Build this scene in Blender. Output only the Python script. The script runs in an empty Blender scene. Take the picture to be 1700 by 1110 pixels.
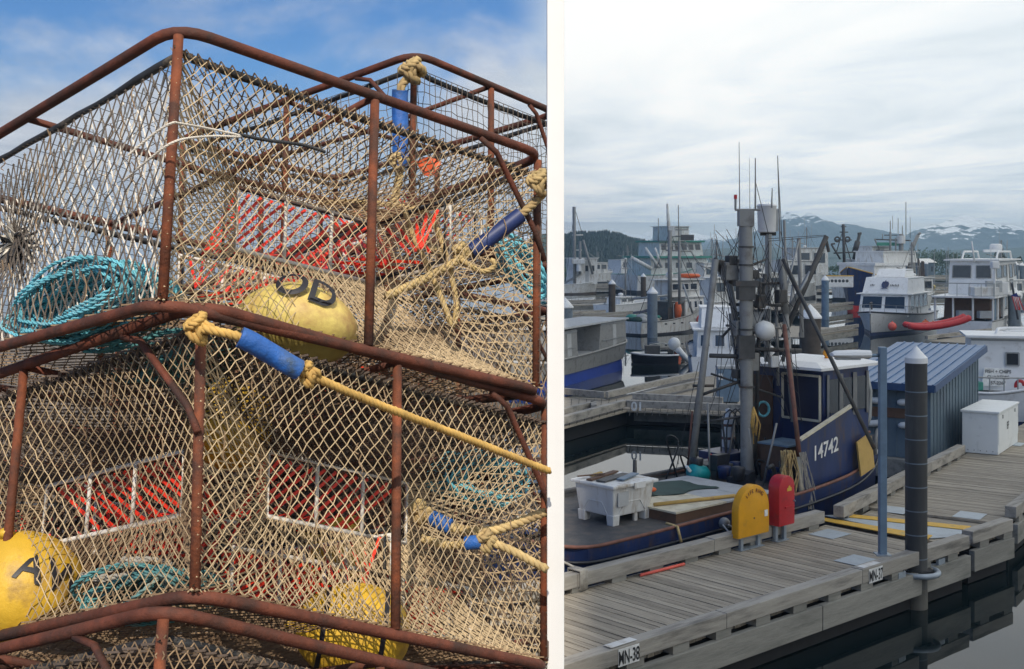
import bpy, bmesh, math, random
from mathutils import Vector, Matrix, noise as mnoise
random.seed(7)
R = math.radians
SC = bpy.context.scene
COL = SC.collection
# ------------------------------------------------------------------ camera
F, CX, CY, CZ = 2000.0, 850.0, 415.0, 6.15      # focal length / horizon of the photograph in its own 1700 px
cam = bpy.data.cameras.new('camera'); cam_o = bpy.data.objects.new('camera', cam); COL.objects.link(cam_o)
cam_o.location = (0, 0, CZ); cam_o.rotation_euler = (R(90), 0, 0)
cam.sensor_width = 36; cam.lens = 36*F/1700; cam.shift_y = -(555-CY)/1700
cam.clip_start = .05; cam.clip_end = 40000
SC.camera = cam_o
# ------------------------------------------------------------------ sun, sky, exposure
SUN_EL, SUN_AZ = R(46), R(-1.2)                   # behind the camera
sl = bpy.data.lights.new('sun', 'SUN'); sl.energy = 4.1; sl.angle = R(.5); sl.color = (1, .90, .76)
so = bpy.data.objects.new('sun', sl); COL.objects.link(so)
sdir = Vector((math.sin(SUN_AZ)*math.cos(SUN_EL), -math.cos(SUN_AZ)*math.cos(SUN_EL), math.sin(SUN_EL)))
so.rotation_euler = sdir.to_track_quat('Z', 'Y').to_euler(); so.location = (3, -6, 14)
SC.view_settings.view_transform = 'Standard'; SC.view_settings.look = 'None'
SC.view_settings.exposure = 0; SC.view_settings.gamma = 1; SC.view_settings.use_curve_mapping = False
W = bpy.data.worlds.new('World'); SC.world = W; W.use_nodes = True
def world():
    nt = W.node_tree; nt.nodes.clear(); N = nt.nodes.new; L = nt.links.new
    def math_(op, a, b=None, c=None, clamp=False):
        n = N('ShaderNodeMath'); n.operation = op; n.use_clamp = clamp
        for i, x in enumerate((a, b, c)):
            if x is None: continue
            if isinstance(x, (int, float)): n.inputs[i].default_value = x
            else: L(x, n.inputs[i])
        return n.outputs[0]
    def ramp(fac, stops):
        n = N('ShaderNodeValToRGB'); L(fac, n.inputs[0]); e = n.color_ramp.elements
        while len(e) < len(stops): e.new(.5)
        for k, (p, c) in zip(e, stops): k.position = p; k.color = (*c, 1)
        return n.outputs[0]
    out = N('ShaderNodeOutputWorld'); tc = N('ShaderNodeTexCoord')
    sx = N('ShaderNodeSeparateXYZ'); L(tc.outputs['Generated'], sx.inputs[0]); X, Y, Z = sx.outputs
    sky = N('ShaderNodeTexSky'); sky.sky_type = 'NISHITA'; sky.sun_disc = False
    sky.sun_elevation = SUN_EL; sky.sun_rotation = R(180)-SUN_AZ; sky.air_density = 1.0; sky.dust_density = .3; sky.ozone_density = 3.0
    # position on a flat cloud layer seen from below
    zz = math_('MAXIMUM', math_('ADD', Z, .07), .03)
    cb = N('ShaderNodeCombineXYZ'); L(math_('DIVIDE', X, zz), cb.inputs[0]); L(math_('DIVIDE', Y, zz), cb.inputs[1])
    def nz(scale, detail, rough, dist=0, off=0):
        n = N('ShaderNodeTexNoise'); mp = N('ShaderNodeMapping'); mp.inputs['Location'].default_value = (off, off*.7, 0)
        L(cb.outputs[0], mp.inputs[0]); L(mp.outputs[0], n.inputs['Vector'])
        n.inputs['Scale'].default_value = scale; n.inputs['Detail'].default_value = detail
        n.inputs['Roughness'].default_value = rough; n.inputs['Distortion'].default_value = dist
        return n.outputs['Fac']
    # fair weather side: scattered white cloud, more of it near the horizon
    low = math_('SUBTRACT', .46, math_('MULTIPLY', Z, 2.1))
    pn = N('ShaderNodeTexNoise'); pm = N('ShaderNodeMapping'); pm.inputs['Scale'].default_value = (1, 1, 1.5); pm.inputs['Location'].default_value = (.35, 0, .2); L(tc.outputs['Generated'], pm.inputs[0]); L(pm.outputs[0], pn.inputs['Vector'])
    pn.inputs['Scale'].default_value = 5.5; pn.inputs['Detail'].default_value = 8; pn.inputs['Roughness'].default_value = .56; pn.inputs['Distortion'].default_value = .25
    cov = math_('ADD', pn.outputs['Fac'], low)
    cm = N('ShaderNodeMapRange'); cm.interpolation_type = 'SMOOTHSTEP'; L(cov, cm.inputs[0])
    cm.inputs[1].default_value = .50; cm.inputs[2].default_value = .80
    cc = ramp(nz(1.6, 6, .6, .2, 9.0), [(.3, (5.2, 5.7, 6.6)), (.7, (8.6, 8.9, 9.4))])
    gain = N('ShaderNodeMix'); gain.data_type = 'RGBA'; gain.blend_type = 'MULTIPLY'; gain.inputs[0].default_value = 1
    L(sky.outputs[0], gain.inputs[6]); gain.inputs[7].default_value = (.42, .70, 1.04, 1)
    mx = N('ShaderNodeMix'); mx.data_type = 'RGBA'; L(cm.outputs[0], mx.inputs[0]); L(gain.outputs[2], mx.inputs[6]); L(cc, mx.inputs[7])
    b1 = N('ShaderNodeBackground'); L(mx.outputs[2], b1.inputs[0]); b1.inputs[1].default_value = .09
    # overcast side
    oc = ramp(nz(.55, 6, .5, .3, 1.3), [(.30, (6.6, 7.3, 7.7)), (.46, (7.8, 8.3, 8.45)), (.62, (8.9, 9.0, 8.8))])
    b2 = N('ShaderNodeBackground'); L(oc, b2.inputs[0]); b2.inputs[1].default_value = .1
    # the weather front: bearing across the view, softened by noise
    az = math_('ARCTAN2', X, Y)
    wob = math_('MULTIPLY', math_('SUBTRACT', nz(.9, 4, .5, 0, 5.5), .5), .10)
    fm = N('ShaderNodeMapRange'); fm.interpolation_type = 'SMOOTHSTEP'; L(math_('ADD', az, wob), fm.inputs[0])
    fm.inputs[1].default_value = -.015; fm.inputs[2].default_value = .07
    ms = N('ShaderNodeMixShader'); L(fm.outputs[0], ms.inputs[0]); L(b1.outputs[0], ms.inputs[1]); L(b2.outputs[0], ms.inputs[2])
    L(ms.outputs[0], out.inputs[0])
world()
# ------------------------------------------------------------------ helpers
def V(*a): return Vector(a)
def at(px, py, z):                                # a point of the photograph on the level z
    Y = F*(CZ-z)/(py-CY); return Vector(((px-CX)/F*Y, Y, z))
def atY(px, py, Y): return Vector(((px-CX)/F*Y, Y, CZ+(CY-py)/F*Y))
BASE = {}                                         # things whose parts are written in world coordinates
class MB:
    def __init__(s): s.v = []; s.f = []
    def add(s, vs, fs):
        o = len(s.v); s.v += [Vector(x) for x in vs]; s.f += [tuple(i+o for i in f) for f in fs]; return s
    def quad(s, a, b, c, d): return s.add([a, b, c, d], [(0, 1, 2, 3)])
    def box(s, c, size, rz=0, taper=1.0):
        x, y, z = (k/2 for k in size); m = Matrix.Rotation(rz, 3, 'Z'); c = Vector(c)
        vs = [c+m@Vector((sx*x*(taper if sz > 0 else 1), sy*y*(taper if sz > 0 else 1), sz*z)) for sz in (-1, 1) for sx, sy in ((-1, -1), (1, -1), (1, 1), (-1, 1))]
        return s.add(vs, [(3, 2, 1, 0), (4, 5, 6, 7), (0, 1, 5, 4), (1, 2, 6, 5), (2, 3, 7, 6), (3, 0, 4, 7)])
    def bb(s, x0, x1, y0, y1, z0, z1): return s.box(((x0+x1)/2, (y0+y1)/2, (z0+z1)/2), (abs(x1-x0), abs(y1-y0), abs(z1-z0)))
    def beam(s, p, q, w, h, up=(0, 0, 1)):
        p = Vector(p); q = Vector(q); d = (q-p).normalized(); up = Vector(up)
        sd = d.cross(up)
        if sd.length < 1e-3: sd = d.cross(Vector((1, 0, 0)))
        sd.normalize(); u = sd.cross(d)
        vs = [e+sd*(a*w/2)+u*(b*h/2) for e in (p, q) for a, b in ((-1, -1), (1, -1), (1, 1), (-1, 1))]
        return s.add(vs, [(0, 1, 2, 3), (7, 6, 5, 4), (1, 0, 4, 5), (2, 1, 5, 6), (3, 2, 6, 7), (0, 3, 7, 4)])
    def tube(s, pts, r, n=6, closed=False, cap=True):
        pts = [Vector(p) for p in pts]; k = len(pts); rr = r if hasattr(r, '__len__') else [r]*k
        vs = []; nrm = None
        for i, p in enumerate(pts):
            a = pts[i-1] if (i or closed) else p; b = pts[(i+1) % k] if (i < k-1 or closed) else p
            t = (b-a)
            t = t.normalized() if t.length > 1e-9 else Vector((0, 0, 1))
            if nrm is None: nrm = t.orthogonal().normalized()
            nrm = (nrm-t*nrm.dot(t))
            nrm = nrm.normalized() if nrm.length > 1e-6 else t.orthogonal().normalized()
            bn = t.cross(nrm)
            for j in range(n):
                an = 2*math.pi*j/n; vs.append(p+(nrm*math.cos(an)+bn*math.sin(an))*rr[i])
        fs = []
        for i in range(k if closed else k-1):
            i2 = (i+1) % k
            for j in range(n): fs.append((i*n+j, i*n+(j+1) % n, i2*n+(j+1) % n, i2*n+j))
        if cap and not closed: fs += [tuple(range(n-1, -1, -1)), tuple((k-1)*n+j for j in range(n))]
        return s.add(vs, fs)
    def lathe(s, prof, o=(0, 0, 0), n=16, axis=(0, 0, 1)):
        o = Vector(o); ax = Vector(axis).normalized(); a = ax.orthogonal().normalized(); b = ax.cross(a)
        vs = []
        for r_, z_ in prof:
            for j in range(n):
                an = 2*math.pi*(j+.5)/n; vs.append(o+ax*z_+(a*math.cos(an)+b*math.sin(an))*max(r_, 1e-4))
        fs = [(i*n+j, i*n+(j+1) % n, (i+1)*n+(j+1) % n, (i+1)*n+j) for i in range(len(prof)-1) for j in range(n)]
        fs += [tuple(range(n-1, -1, -1)), tuple((len(prof)-1)*n+j for j in range(n))]
        return s.add(vs, fs)
    def prism(s, poly, off):                      # poly: 3D outline, off: thickness vector
        poly = [Vector(p) for p in poly]; off = Vector(off); k = len(poly)
        fs = [tuple(range(k-1, -1, -1)), tuple(range(k, 2*k))]+[(i, (i+1) % k, k+(i+1) % k, k+i) for i in range(k)]
        return s.add(poly+[p+off for p in poly], fs)
    def ball(s, c, r, n=12, m=8, sq=(1, 1, 1)):
        c = Vector(c); vs = [c+Vector((0, 0, -r*sq[2]))]
        for i in range(1, m):
            ph = -math.pi/2+math.pi*i/m
            for j in range(n):
                th = 2*math.pi*j/n; vs.append(c+Vector((r*sq[0]*math.cos(ph)*math.cos(th), r*sq[1]*math.cos(ph)*math.sin(th), r*sq[2]*math.sin(ph))))
        vs.append(c+Vector((0, 0, r*sq[2]))); e = len(vs)-1
        fs = [(0, 1+(j+1) % n, 1+j) for j in range(n)]
        for i in range(m-2): fs += [(1+i*n+j, 1+i*n+(j+1) % n, 1+(i+1)*n+(j+1) % n, 1+(i+1)*n+j) for j in range(n)]
        fs += [(e, 1+(m-2)*n+j, 1+(m-2)*n+(j+1) % n) for j in range(n)]
        return s.add(vs, fs)
    def build(s, name, m, parent=None, smooth=False, bevel=0, fix=True):
        off = BASE.get(parent.name) if parent else None
        me = bpy.data.meshes.new(name)
        me.from_pydata([(v-off) if off is not None else v for v in s.v], [], s.f)
        if fix or bevel:
            bm = bmesh.new(); bm.from_mesh(me)
            if fix: bmesh.ops.recalc_face_normals(bm, faces=bm.faces)
            if bevel: bmesh.ops.bevel(bm, geom=[e for e in bm.edges if len(e.link_faces) == 2 and e.calc_face_angle(0) > .5], offset=bevel, segments=2, affect='EDGES', profile=.6)
            bm.to_mesh(me); bm.free()
        me.materials.append(M[m] if isinstance(m, str) else m)
        if smooth:
            for p in me.polygons: p.use_smooth = True
            if smooth == 'auto': me.set_sharp_from_angle(angle=R(35))
        o = bpy.data.objects.new(name, me); COL.objects.link(o)
        if parent:
            o.parent = parent
            if off is not None: BASE[o.name] = off
        return o
def tag(o, label, cat, group=None):
    o['label'] = label; o['category'] = cat
    if group: o['group'] = group
    return o
def thing(name, label, cat, loc, rz=0, group=None, world=False):
    o = bpy.data.objects.new(name, None); COL.objects.link(o); o.location = loc; o.rotation_euler = (0, 0, rz); o.empty_display_size = .2
    if world: BASE[o.name] = Vector(loc)
    return tag(o, label, cat, group)
def struct(o): o['kind'] = 'structure'; return o
def stuff(o): o['kind'] = 'stuff'; return o
def copy_tree(o, parent=None):
    c = o.copy(); COL.objects.link(c); c.parent = parent
    for ch in list(o.children): copy_tree(ch, c)
    return c
def text(s, size, org, xd, yd, m, parent, name='lettering', align='LEFT', depth=.003, bold=0, fn=None, xs=1.0):
    cu = bpy.data.curves.new('t', 'FONT'); cu.body = s; cu.size = size; cu.align_x = align; cu.offset = bold
    ob = bpy.data.objects.new('t', cu); COL.objects.link(ob)
    dg = bpy.context.evaluated_depsgraph_get(); me = bpy.data.meshes.new_from_object(ob.evaluated_get(dg))
    if fn:
        bm = bmesh.new(); bm.from_mesh(me); bmesh.ops.triangulate(bm, faces=bm.faces)
        for _ in range(4): bmesh.ops.subdivide_edges(bm, edges=[e for e in bm.edges if e.calc_length() > .018], cuts=1); bmesh.ops.triangulate(bm, faces=bm.faces)
        bm.to_mesh(me); bm.free()
    org = Vector(org); xd = Vector(xd).normalized(); yd = Vector(yd).normalized(); nn = xd.cross(yd)
    b = MB()
    b.add([(fn(v.co.x, v.co.y) if fn else org+xd*(v.co.x*xs)+yd*v.co.y+nn*depth) for v in me.vertices], [tuple(p.vertices) for p in me.polygons])
    bpy.data.objects.remove(ob); bpy.data.curves.remove(cu); bpy.data.meshes.remove(me)
    return b.build(name, m, parent, fix=False)
# ------------------------------------------------------------------ materials
M = {}
def mat(name, base, rough=.6, metal=0.0, var=.25, scale=6.0, stain=None, stain_amt=.45, stain_scale=3.0, bump=.0, bscale=40.0, rnd=0.0, stretch=(1, 1, 1), rot=None, spec=.5, coat=0, sub=0):
    m = bpy.data.materials.new(name); m.use_nodes = True; M[name] = m
    nt = m.node_tree; N = nt.nodes.new; L = nt.links.new; p = nt.nodes['Principled BSDF']
    tc = N('ShaderNodeTexCoord'); mp = N('ShaderNodeMapping'); mp.inputs['Scale'].default_value = stretch
    if rot is not None: mp.vector_type = 'TEXTURE'; mp.inputs['Rotation'].default_value = (0, 0, rot)
    L(tc.outputs['Object'], mp.inputs[0])
    def nz(sc, det=5, ro=.6):
        n = N('ShaderNodeTexNoise'); L(mp.outputs[0], n.inputs['Vector']); n.inputs['Scale'].default_value = sc; n.inputs['Detail'].default_value = det; n.inputs['Roughness'].default_value = ro
        return n
    n1 = nz(scale); rp = N('ShaderNodeValToRGB'); L(n1.outputs['Fac'], rp.inputs[0])
    e = rp.color_ramp.elements; e[0].position = .28; e[1].position = .72
    e[0].color = (*[c*(1-var) for c in base], 1); e[1].color = (*[min(1, c*(1+var)) for c in base], 1)
    col = rp.outputs[0]
    if stain:
        n2 = nz(stain_scale, 8, .65); mr = N('ShaderNodeMapRange'); L(n2.outputs['Fac'], mr.inputs[0])
        mr.inputs[1].default_value = .62-stain_amt*.3; mr.inputs[2].default_value = .80-stain_amt*.3
        mx = N('ShaderNodeMix'); mx.data_type = 'RGBA'; L(mr.outputs[0], mx.inputs[0]); L(col, mx.inputs[6]); mx.inputs[7].default_value = (*stain, 1); col = mx.outputs[2]
    if rnd:
        oi = N('ShaderNodeObjectInfo'); mr = N('ShaderNodeMapRange'); L(oi.outputs['Random'], mr.inputs[0]); mr.inputs[3].default_value = 1-rnd; mr.inputs[4].default_value = 1+rnd
        hv = N('ShaderNodeHueSaturation'); L(mr.outputs[0], hv.inputs['Value']); L(col, hv.inputs['Color']); col = hv.outputs[0]
    L(col, p.inputs['Base Color']); p.inputs['Roughness'].default_value = rough; p.inputs['Metallic'].default_value = metal
    p.inputs['Specular IOR Level'].default_value = spec
    if coat: p.inputs['Coat Weight'].default_value = coat
    if bump:
        n3 = nz(bscale, 6, .65); bp = N('ShaderNodeBump'); bp.inputs['Strength'].default_value = bump; bp.inputs['Distance'].default_value = .02
        L(n3.outputs['Fac'], bp.inputs['Height']); L(bp.outputs[0], p.inputs['Normal'])
    return m
mat('rust', (.125, .034, .017), .75, var=.55, scale=9, stain=(.05, .022, .015), stain_amt=.55, stain_scale=5, bump=.35, bscale=70)
mat('rust_bright', (.185, .05, .018), .8, var=.6, scale=10, stain=(.07, .028, .017), stain_amt=.62, stain_scale=7, bump=.35, bscale=70)
mat('twine', (.47, .36, .22), .9, var=.35, scale=3, stain=(.22, .15, .09), stain_amt=.25, stain_scale=2)
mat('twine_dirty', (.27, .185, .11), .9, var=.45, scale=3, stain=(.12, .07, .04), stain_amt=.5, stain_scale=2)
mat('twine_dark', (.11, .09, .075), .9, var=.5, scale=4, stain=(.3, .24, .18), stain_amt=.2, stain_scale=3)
mat('twine_white', (.68, .63, .55), .9, var=.2, scale=4)
mat('rubber', (.022, .024, .028), .6, var=.4, scale=8, stain=(.16, .13, .1), stain_amt=.15, stain_scale=9, bump=.3, bscale=60)
mat('white_tube', (.66, .63, .58), .55, var=.12, scale=8, stain=(.35, .27, .2), stain_amt=.25)
mat('red_plastic', (.9, .045, .02), .42, var=.2, scale=8)
mat('yellow_buoy', (.68, .42, .035), .5, var=.18, scale=4, stain=(.36, .21, .05), stain_amt=.42, stain_scale=7, bump=.25, bscale=25)
mat('cream_buoy', (.66, .52, .15), .55, var=.18, scale=4, stain=(.45, .28, .1), stain_amt=.45, stain_scale=6, bump=.25, bscale=25)
mat('black_paint', (.014, .014, .02), .5, var=.2)
mat('rope_yellow', (.56, .35, .1), .85, var=.3, scale=14, stain=(.33, .19, .07), stain_amt=.3)
mat('rope_tan', (.5, .37, .17), .85, var=.3, scale=14, stain=(.3, .2, .1), stain_amt=.35)
mat('rope_blue', (.15, .48, .57), .8, var=.35, scale=14, stain=(.3, .45, .47), stain_amt=.3, stain_scale=8)
mat('rope_teal', (.08, .24, .25), .85, var=.35, scale=14, stain=(.3, .33, .27), stain_amt=.3, stain_scale=8)
mat('rope_grey', (.36, .34, .3), .9, var=.3, scale=12)
mat('sleeve_blue', (.018, .11, .40), .55, var=.3, scale=12, stain=(.05, .09, .16), stain_amt=.42, stain_scale=11, bump=.4, bscale=45)
mat('sleeve_navy', (.018, .035, .13), .5, var=.3, scale=9)
mat('tape_orange', (.8, .12, .03), .6)
mat('post_white', (.86, .86, .85), .5, var=.02, scale=5)
mat('gravel', (.15, .12, .095), .95, var=.5, scale=9, stain=(.07, .06, .05), stain_amt=.5, stain_scale=2, bump=.8, bscale=14)
mat('wood_grey', (.36, .315, .25), .85, var=.22, scale=5, stain=(.23, .20, .155), stain_amt=.4, stain_scale=2.2, bump=.5, bscale=7, rnd=.2, stretch=(.16, 1.9, .5), rot=R(41.6))
mat('rail_wood', (.35, .325, .285), .85, var=.2, scale=3, stain=(.15, .14, .125), stain_amt=.4, stain_scale=1.7, bump=.4, bscale=8, rnd=.1, stretch=(2.2, .3, .3), rot=R(41.6))
mat('waler_wood', (.28, .27, .24), .85, var=.22, scale=3, stain=(.13, .13, .115), stain_amt=.45, stain_scale=1.5, bump=.4, bscale=8, rnd=.12, stretch=(2.2, .3, .3), rot=R(41.6))
mat('float_black', (.012, .012, .014), .8, var=.3)
mat('steel_galv', (.33, .38, .43), .5, .35, var=.15, scale=5, stain=(.2, .22, .24), stain_amt=.3)
mat('steel_blue', (.17, .25, .34), .5, .2, var=.18, scale=3, stain=(.12, .17, .22), stain_amt=.4, stain_scale=2)
mat('plate_grey', (.42, .47, .5), .55, .1, var=.12, scale=6, stain=(.3, .32, .33), stain_amt=.3)
mat('paint_yellow', (.72, .42, .05), .65, var=.15, scale=6, stain=(.4, .3, .12), stain_amt=.3, stain_scale=6)
mat('cab_yellow', (.76, .36, .008), .45, var=.1, scale=3, stain=(.5, .25, .03), stain_amt=.2, stain_scale=4, bump=.1, bscale=12)
mat('cab_red', (.52, .022, .03), .45, var=.12, scale=3, stain=(.33, .03, .035), stain_amt=.25, stain_scale=4, bump=.1, bscale=12)
mat('letter_brown', (.16, .03, .02), .6)
mat('letter_black', (.02, .02, .022), .6)
mat('letter_white', (.78, .78, .76), .6)
mat('white_paint', (.80, .80, .79), .45, var=.06, scale=2, stain=(.52, .5, .46), stain_amt=.18, stain_scale=2.5)
mat('white_dirty', (.70, .70, .68), .5, var=.1, scale=2, stain=(.40, .34, .27), stain_amt=.38, stain_scale=3, stretch=(1.5, 1.5, .35))
mat('dock_box', (.80, .82, .81), .5, var=.03, scale=2, stain=(.55, .57, .56), stain_amt=.12)
mat('hull_navy', (.012, .028, .105), .42, var=.3, scale=1.5, stain=(.07, .045, .04), stain_amt=.34, stain_scale=3.5, bump=.12, bscale=6, stretch=(1.6, 1.6, .4))
mat('hull_blue', (.012, .05, .33), .35, var=.15, scale=1.5)
mat('hull_dark', (.018, .02, .028), .5, var=.3)
mat('deck_dark', (.075, .075, .078), .8, var=.35, scale=3, stain=(.12, .1, .085), stain_amt=.4, bump=.3, bscale=20)
mat('gunwale_rust', (.2, .085, .06), .75, var=.3, scale=4, stain=(.12, .07, .05), stain_amt=.4)
mat('alu', (.36, .37, .37), .45, .6, var=.12, scale=3, stain=(.24, .24, .24), stain_amt=.35)
mat('alu_dull', (.30, .30, .29), .6, .25, var=.15, scale=3, stain=(.19, .18, .17), stain_amt=.4)
mat('steel_dark', (.09, .088, .085), .6, .3, var=.3, scale=4, stain=(.15, .09, .06), stain_amt=.25)
mat('wire', (.06, .06, .065), .6, .3)
mat('glass', (.025, .032, .042), .06, var=.3, scale=2, spec=.8)
mat('window_navy', (.02, .025, .06), .3, var=.3, scale=2)
mat('plywood', (.5, .33, .1), .8, var=.2, scale=3, stain=(.33, .2, .08), stain_amt=.35, bump=.2)
mat('door_brown', (.14, .075, .045), .75, var=.3, scale=3, stain=(.08, .05, .035), stain_amt=.4, bump=.2)
mat('roof_blue', (.10, .19, .34), .42, .1, var=.1, scale=2, stain=(.14, .22, .34), stain_amt=.25)
mat('trim_blue', (.03, .07, .17), .45, var=.1)
mat('shed_wall', (.12, .17, .21), .6, var=.12, scale=2, stain=(.09, .12, .16), stain_amt=.4, stain_scale=1)
mat('fender_white', (.74, .74, .72), .5, var=.06)
mat('canvas', (.45, .46, .46), .85, var=.15, scale=3, bump=.3)
mat('tarp_green', (.015, .05, .04), .7, var=.3, scale=4, bump=.3)
mat('cream', (.62, .57, .44), .7, var=.15, scale=4, stain=(.4, .33, .22), stain_amt=.3)
mat('teal', (.01, .30, .32), .45, var=.15)
mat('orange', (.72, .13, .03), .5, var=.15)
mat('red', (.55, .03, .035), .5, var=.15)
mat('buoy_pink', (.78, .13, .09), .5, var=.12)
mat('hose_black', (.02, .02, .02), .5)
mat('green_paint', (.05, .26, .2), .5, var=.15)
mat('pile_black', (.055, .055, .055), .65, var=.3, scale=2, stain=(.1, .1, .095), stain_amt=.35, stain_scale=2, stretch=(2, 2, .3))
mat('pile_wet', (.11, .105, .09), .7, var=.3, scale=3)
mat('pile_grey', (.17, .21, .25), .6, var=.2, scale=1.5, stain=(.11, .13, .15), stain_amt=.4)
mat('pile_brown', (.09, .07, .055), .85, var=.3, scale=2, bump=.3)
mat('bark', (.07, .055, .045), .9)
mat('flag_red', (.5, .03, .04), .8)
mat('flag_blue', (.02, .03, .16), .8)
mat('amber', (.75, .3, .02), .25)
mat('grey_building', (.3, .31, .32), .8, var=.1)
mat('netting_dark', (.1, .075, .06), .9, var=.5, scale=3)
# ------------------------------------------------------------------ setting: water, bank, mountains, woods
def lerp_tab(tab, x):
    if x <= tab[0][0]: return tab[0][1]
    for (a, p), (b, q) in zip(tab, tab[1:]):
        if x <= b: t = (x-a)/(b-a); t = t*t*(3-2*t)*.5+t*.5; return p+(q-p)*t
    return tab[-1][1]
def water():
    m = bpy.data.materials.new('harbour_water'); m.use_nodes = True; nt = m.node_tree; N = nt.nodes.new; L = nt.links.new; p = nt.nodes['Principled BSDF']
    p.inputs['Base Color'].default_value = (.006, .012, .014, 1); p.inputs['Roughness'].default_value = .02; p.inputs['IOR'].default_value = 1.3
    g = N('ShaderNodeNewGeometry'); mp = N('ShaderNodeMapping'); mp.inputs['Scale'].default_value = (.55, .3, 1); L(g.outputs['Position'], mp.inputs[0])
    n = N('ShaderNodeTexNoise'); L(mp.outputs[0], n.inputs['Vector']); n.inputs['Scale'].default_value = 1.0; n.inputs['Detail'].default_value = 3
    n2 = N('ShaderNodeTexNoise'); L(mp.outputs[0], n2.inputs['Vector']); n2.inputs['Scale'].default_value = .05; n2.inputs['Detail'].default_value = 2
    mr = N('ShaderNodeMapRange'); L(n2.outputs['Fac'], mr.inputs[0]); mr.inputs[1].default_value = .35; mr.inputs[2].default_value = .7; mr.inputs[3].default_value = .02; mr.inputs[4].default_value = .14
    b = N('ShaderNodeBump'); b.inputs['Distance'].default_value = .05; L(mr.outputs[0], b.inputs['Strength']); L(n.outputs['Fac'], b.inputs['Height']); L(b.outputs[0], p.inputs['Normal'])
    b_ = MB(); b_.quad((-2400, -300, 0), (2400, -300, 0), (2400, 2100, 0), (-2400, 2100, 0))
    struct(b_.build('water', m, fix=False))
water()
def bank():                                       # sloping gravel bank that carries the pots; it runs on to the left as a low yard
    xs = [-60+i*2.0 for i in range(26)]+[-8+i*.5 for i in range(18)]+[1, 2, 3.5, 5, 8, 12, 20, 40]
    xs = sorted(set(xs)); ys = [-40, -20, -10, -5, -2, 0, 1, 2]+[2.5+i*.5 for i in range(38)]+[23, 26, 30, 36, 45, 60, 90, 140]
    def h(x, y):
        base = 4.42 if y < 2.6 else max(4.42-(y-2.6)*.5, -1.6)
        if y > 6.5:
            s = min(1, max(0, (-.1+.01*y-x)/1.2)); s = s*s*(3-2*s)       # left of the pots the yard levels out
            lvl = max(base, 2.0 if y < 70 else 2.0-(y-70)*.08)
            base = base*(1-s)+max(lvl, base)*s
        if x > 3: base -= (x-3)*.18*(1 if y > -2 else .3)
        return max(base, -2.0)+.05*mnoise.noise(Vector((x*1.3, y*1.3, 0)))
    b = MB(); n = len(xs)
    b.add([(x, y, h(x, y)) for y in ys for x in xs], [(j*n+i, j*n+i+1, (j+1)*n+i+1, (j+1)*n+i) for j in range(len(ys)-1) for i in range(n-1)])
    o = b.build('ground', 'gravel', smooth=True); struct(o)
bank()
def mountain_mat(name, rock, green, snow_lo, snow_hi, amt):
    m = bpy.data.materials.new(name); m.use_nodes = True; nt = m.node_tree; N = nt.nodes.new; L = nt.links.new; p = nt.nodes['Principled BSDF']; p.inputs['Roughness'].default_value = .9
    g = N('ShaderNodeNewGeometry'); sx = N('ShaderNodeSeparateXYZ'); L(g.outputs['Position'], sx.inputs[0])
    mp = N('ShaderNodeMapping'); mp.inputs['Scale'].default_value = (1, .5, 1.7); mp.inputs['Rotation'].default_value = (0, .5, 0); L(g.outputs['Position'], mp.inputs[0])
    def nz(s, d): n = N('ShaderNodeTexNoise'); L(mp.outputs[0], n.inputs['Vector']); n.inputs['Scale'].default_value = s; n.inputs['Detail'].default_value = d; n.inputs['Roughness'].default_value = .62; return n.outputs['Fac']
    r1 = N('ShaderNodeMix'); r1.data_type = 'RGBA'; L(nz(.055, 6), r1.inputs[0]); r1.inputs[6].default_value = (*rock, 1); r1.inputs[7].default_value = (*green, 1)
    hh = N('ShaderNodeMapRange'); L(sx.outputs[2], hh.inputs[0]); hh.inputs[1].default_value = snow_lo; hh.inputs[2].default_value = snow_hi; hh.inputs[3].default_value = -.22; hh.inputs[4].default_value = .10
    ad = N('ShaderNodeMath'); ad.operation = 'ADD'; L(nz(.085, 9), ad.inputs[0]); L(hh.outputs[0], ad.inputs[1])
    sm = N('ShaderNodeMapRange'); L(ad.outputs[0], sm.inputs[0]); sm.inputs[1].default_value = .56-amt; sm.inputs[2].default_value = .60-amt
    mx = N('ShaderNodeMix'); mx.data_type = 'RGBA'; L(sm.outputs[0], mx.inputs[0]); L(r1.outputs[2], mx.inputs[6]); mx.inputs[7].default_value = (.85, .87, .9, 1)
    L(mx.outputs[2], p.inputs['Base Color']); return m
def mountain(name, prof, D, width, m, rough, seed, step=3):
    x0, x1 = prof[0][0], prof[-1][0]; b = MB(); nx = int((x1-x0)/step)+1; ny = 26
    vs = []
    for j in range(ny):
        t = j/(ny-1); y = D-width*.55+width*t
        sh = 1-abs((t-.55)/.55) if t < .55 else 1-(t-.55)/.45
        for i in range(nx):
            px = x0+(x1-x0)*i/(nx-1); X = (px-CX)/F*D
            top = (CY-lerp_tab(prof, px))/F*D+CZ
            nn = mnoise.fractal(Vector((X*.034+seed, y*.034, seed)), .9, 2.1, 5)
            nr = mnoise.fractal(Vector((X*.085, seed, 3)), .9, 2.1, 4)
            z = max(top, 1)*(sh**.85)*(1+rough*.45*nn*(1-sh))+top*rough*.07*nr*sh
            if j in (0, ny-1): z = -2
            vs.append((X, y, z))
    b.add(vs, [(j*nx+i, j*nx+i+1, (j+1)*nx+i+1, (j+1)*nx+i) for j in range(ny-1) for i in range(nx-1)])
    struct(b.build(name, m, smooth=False))
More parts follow.
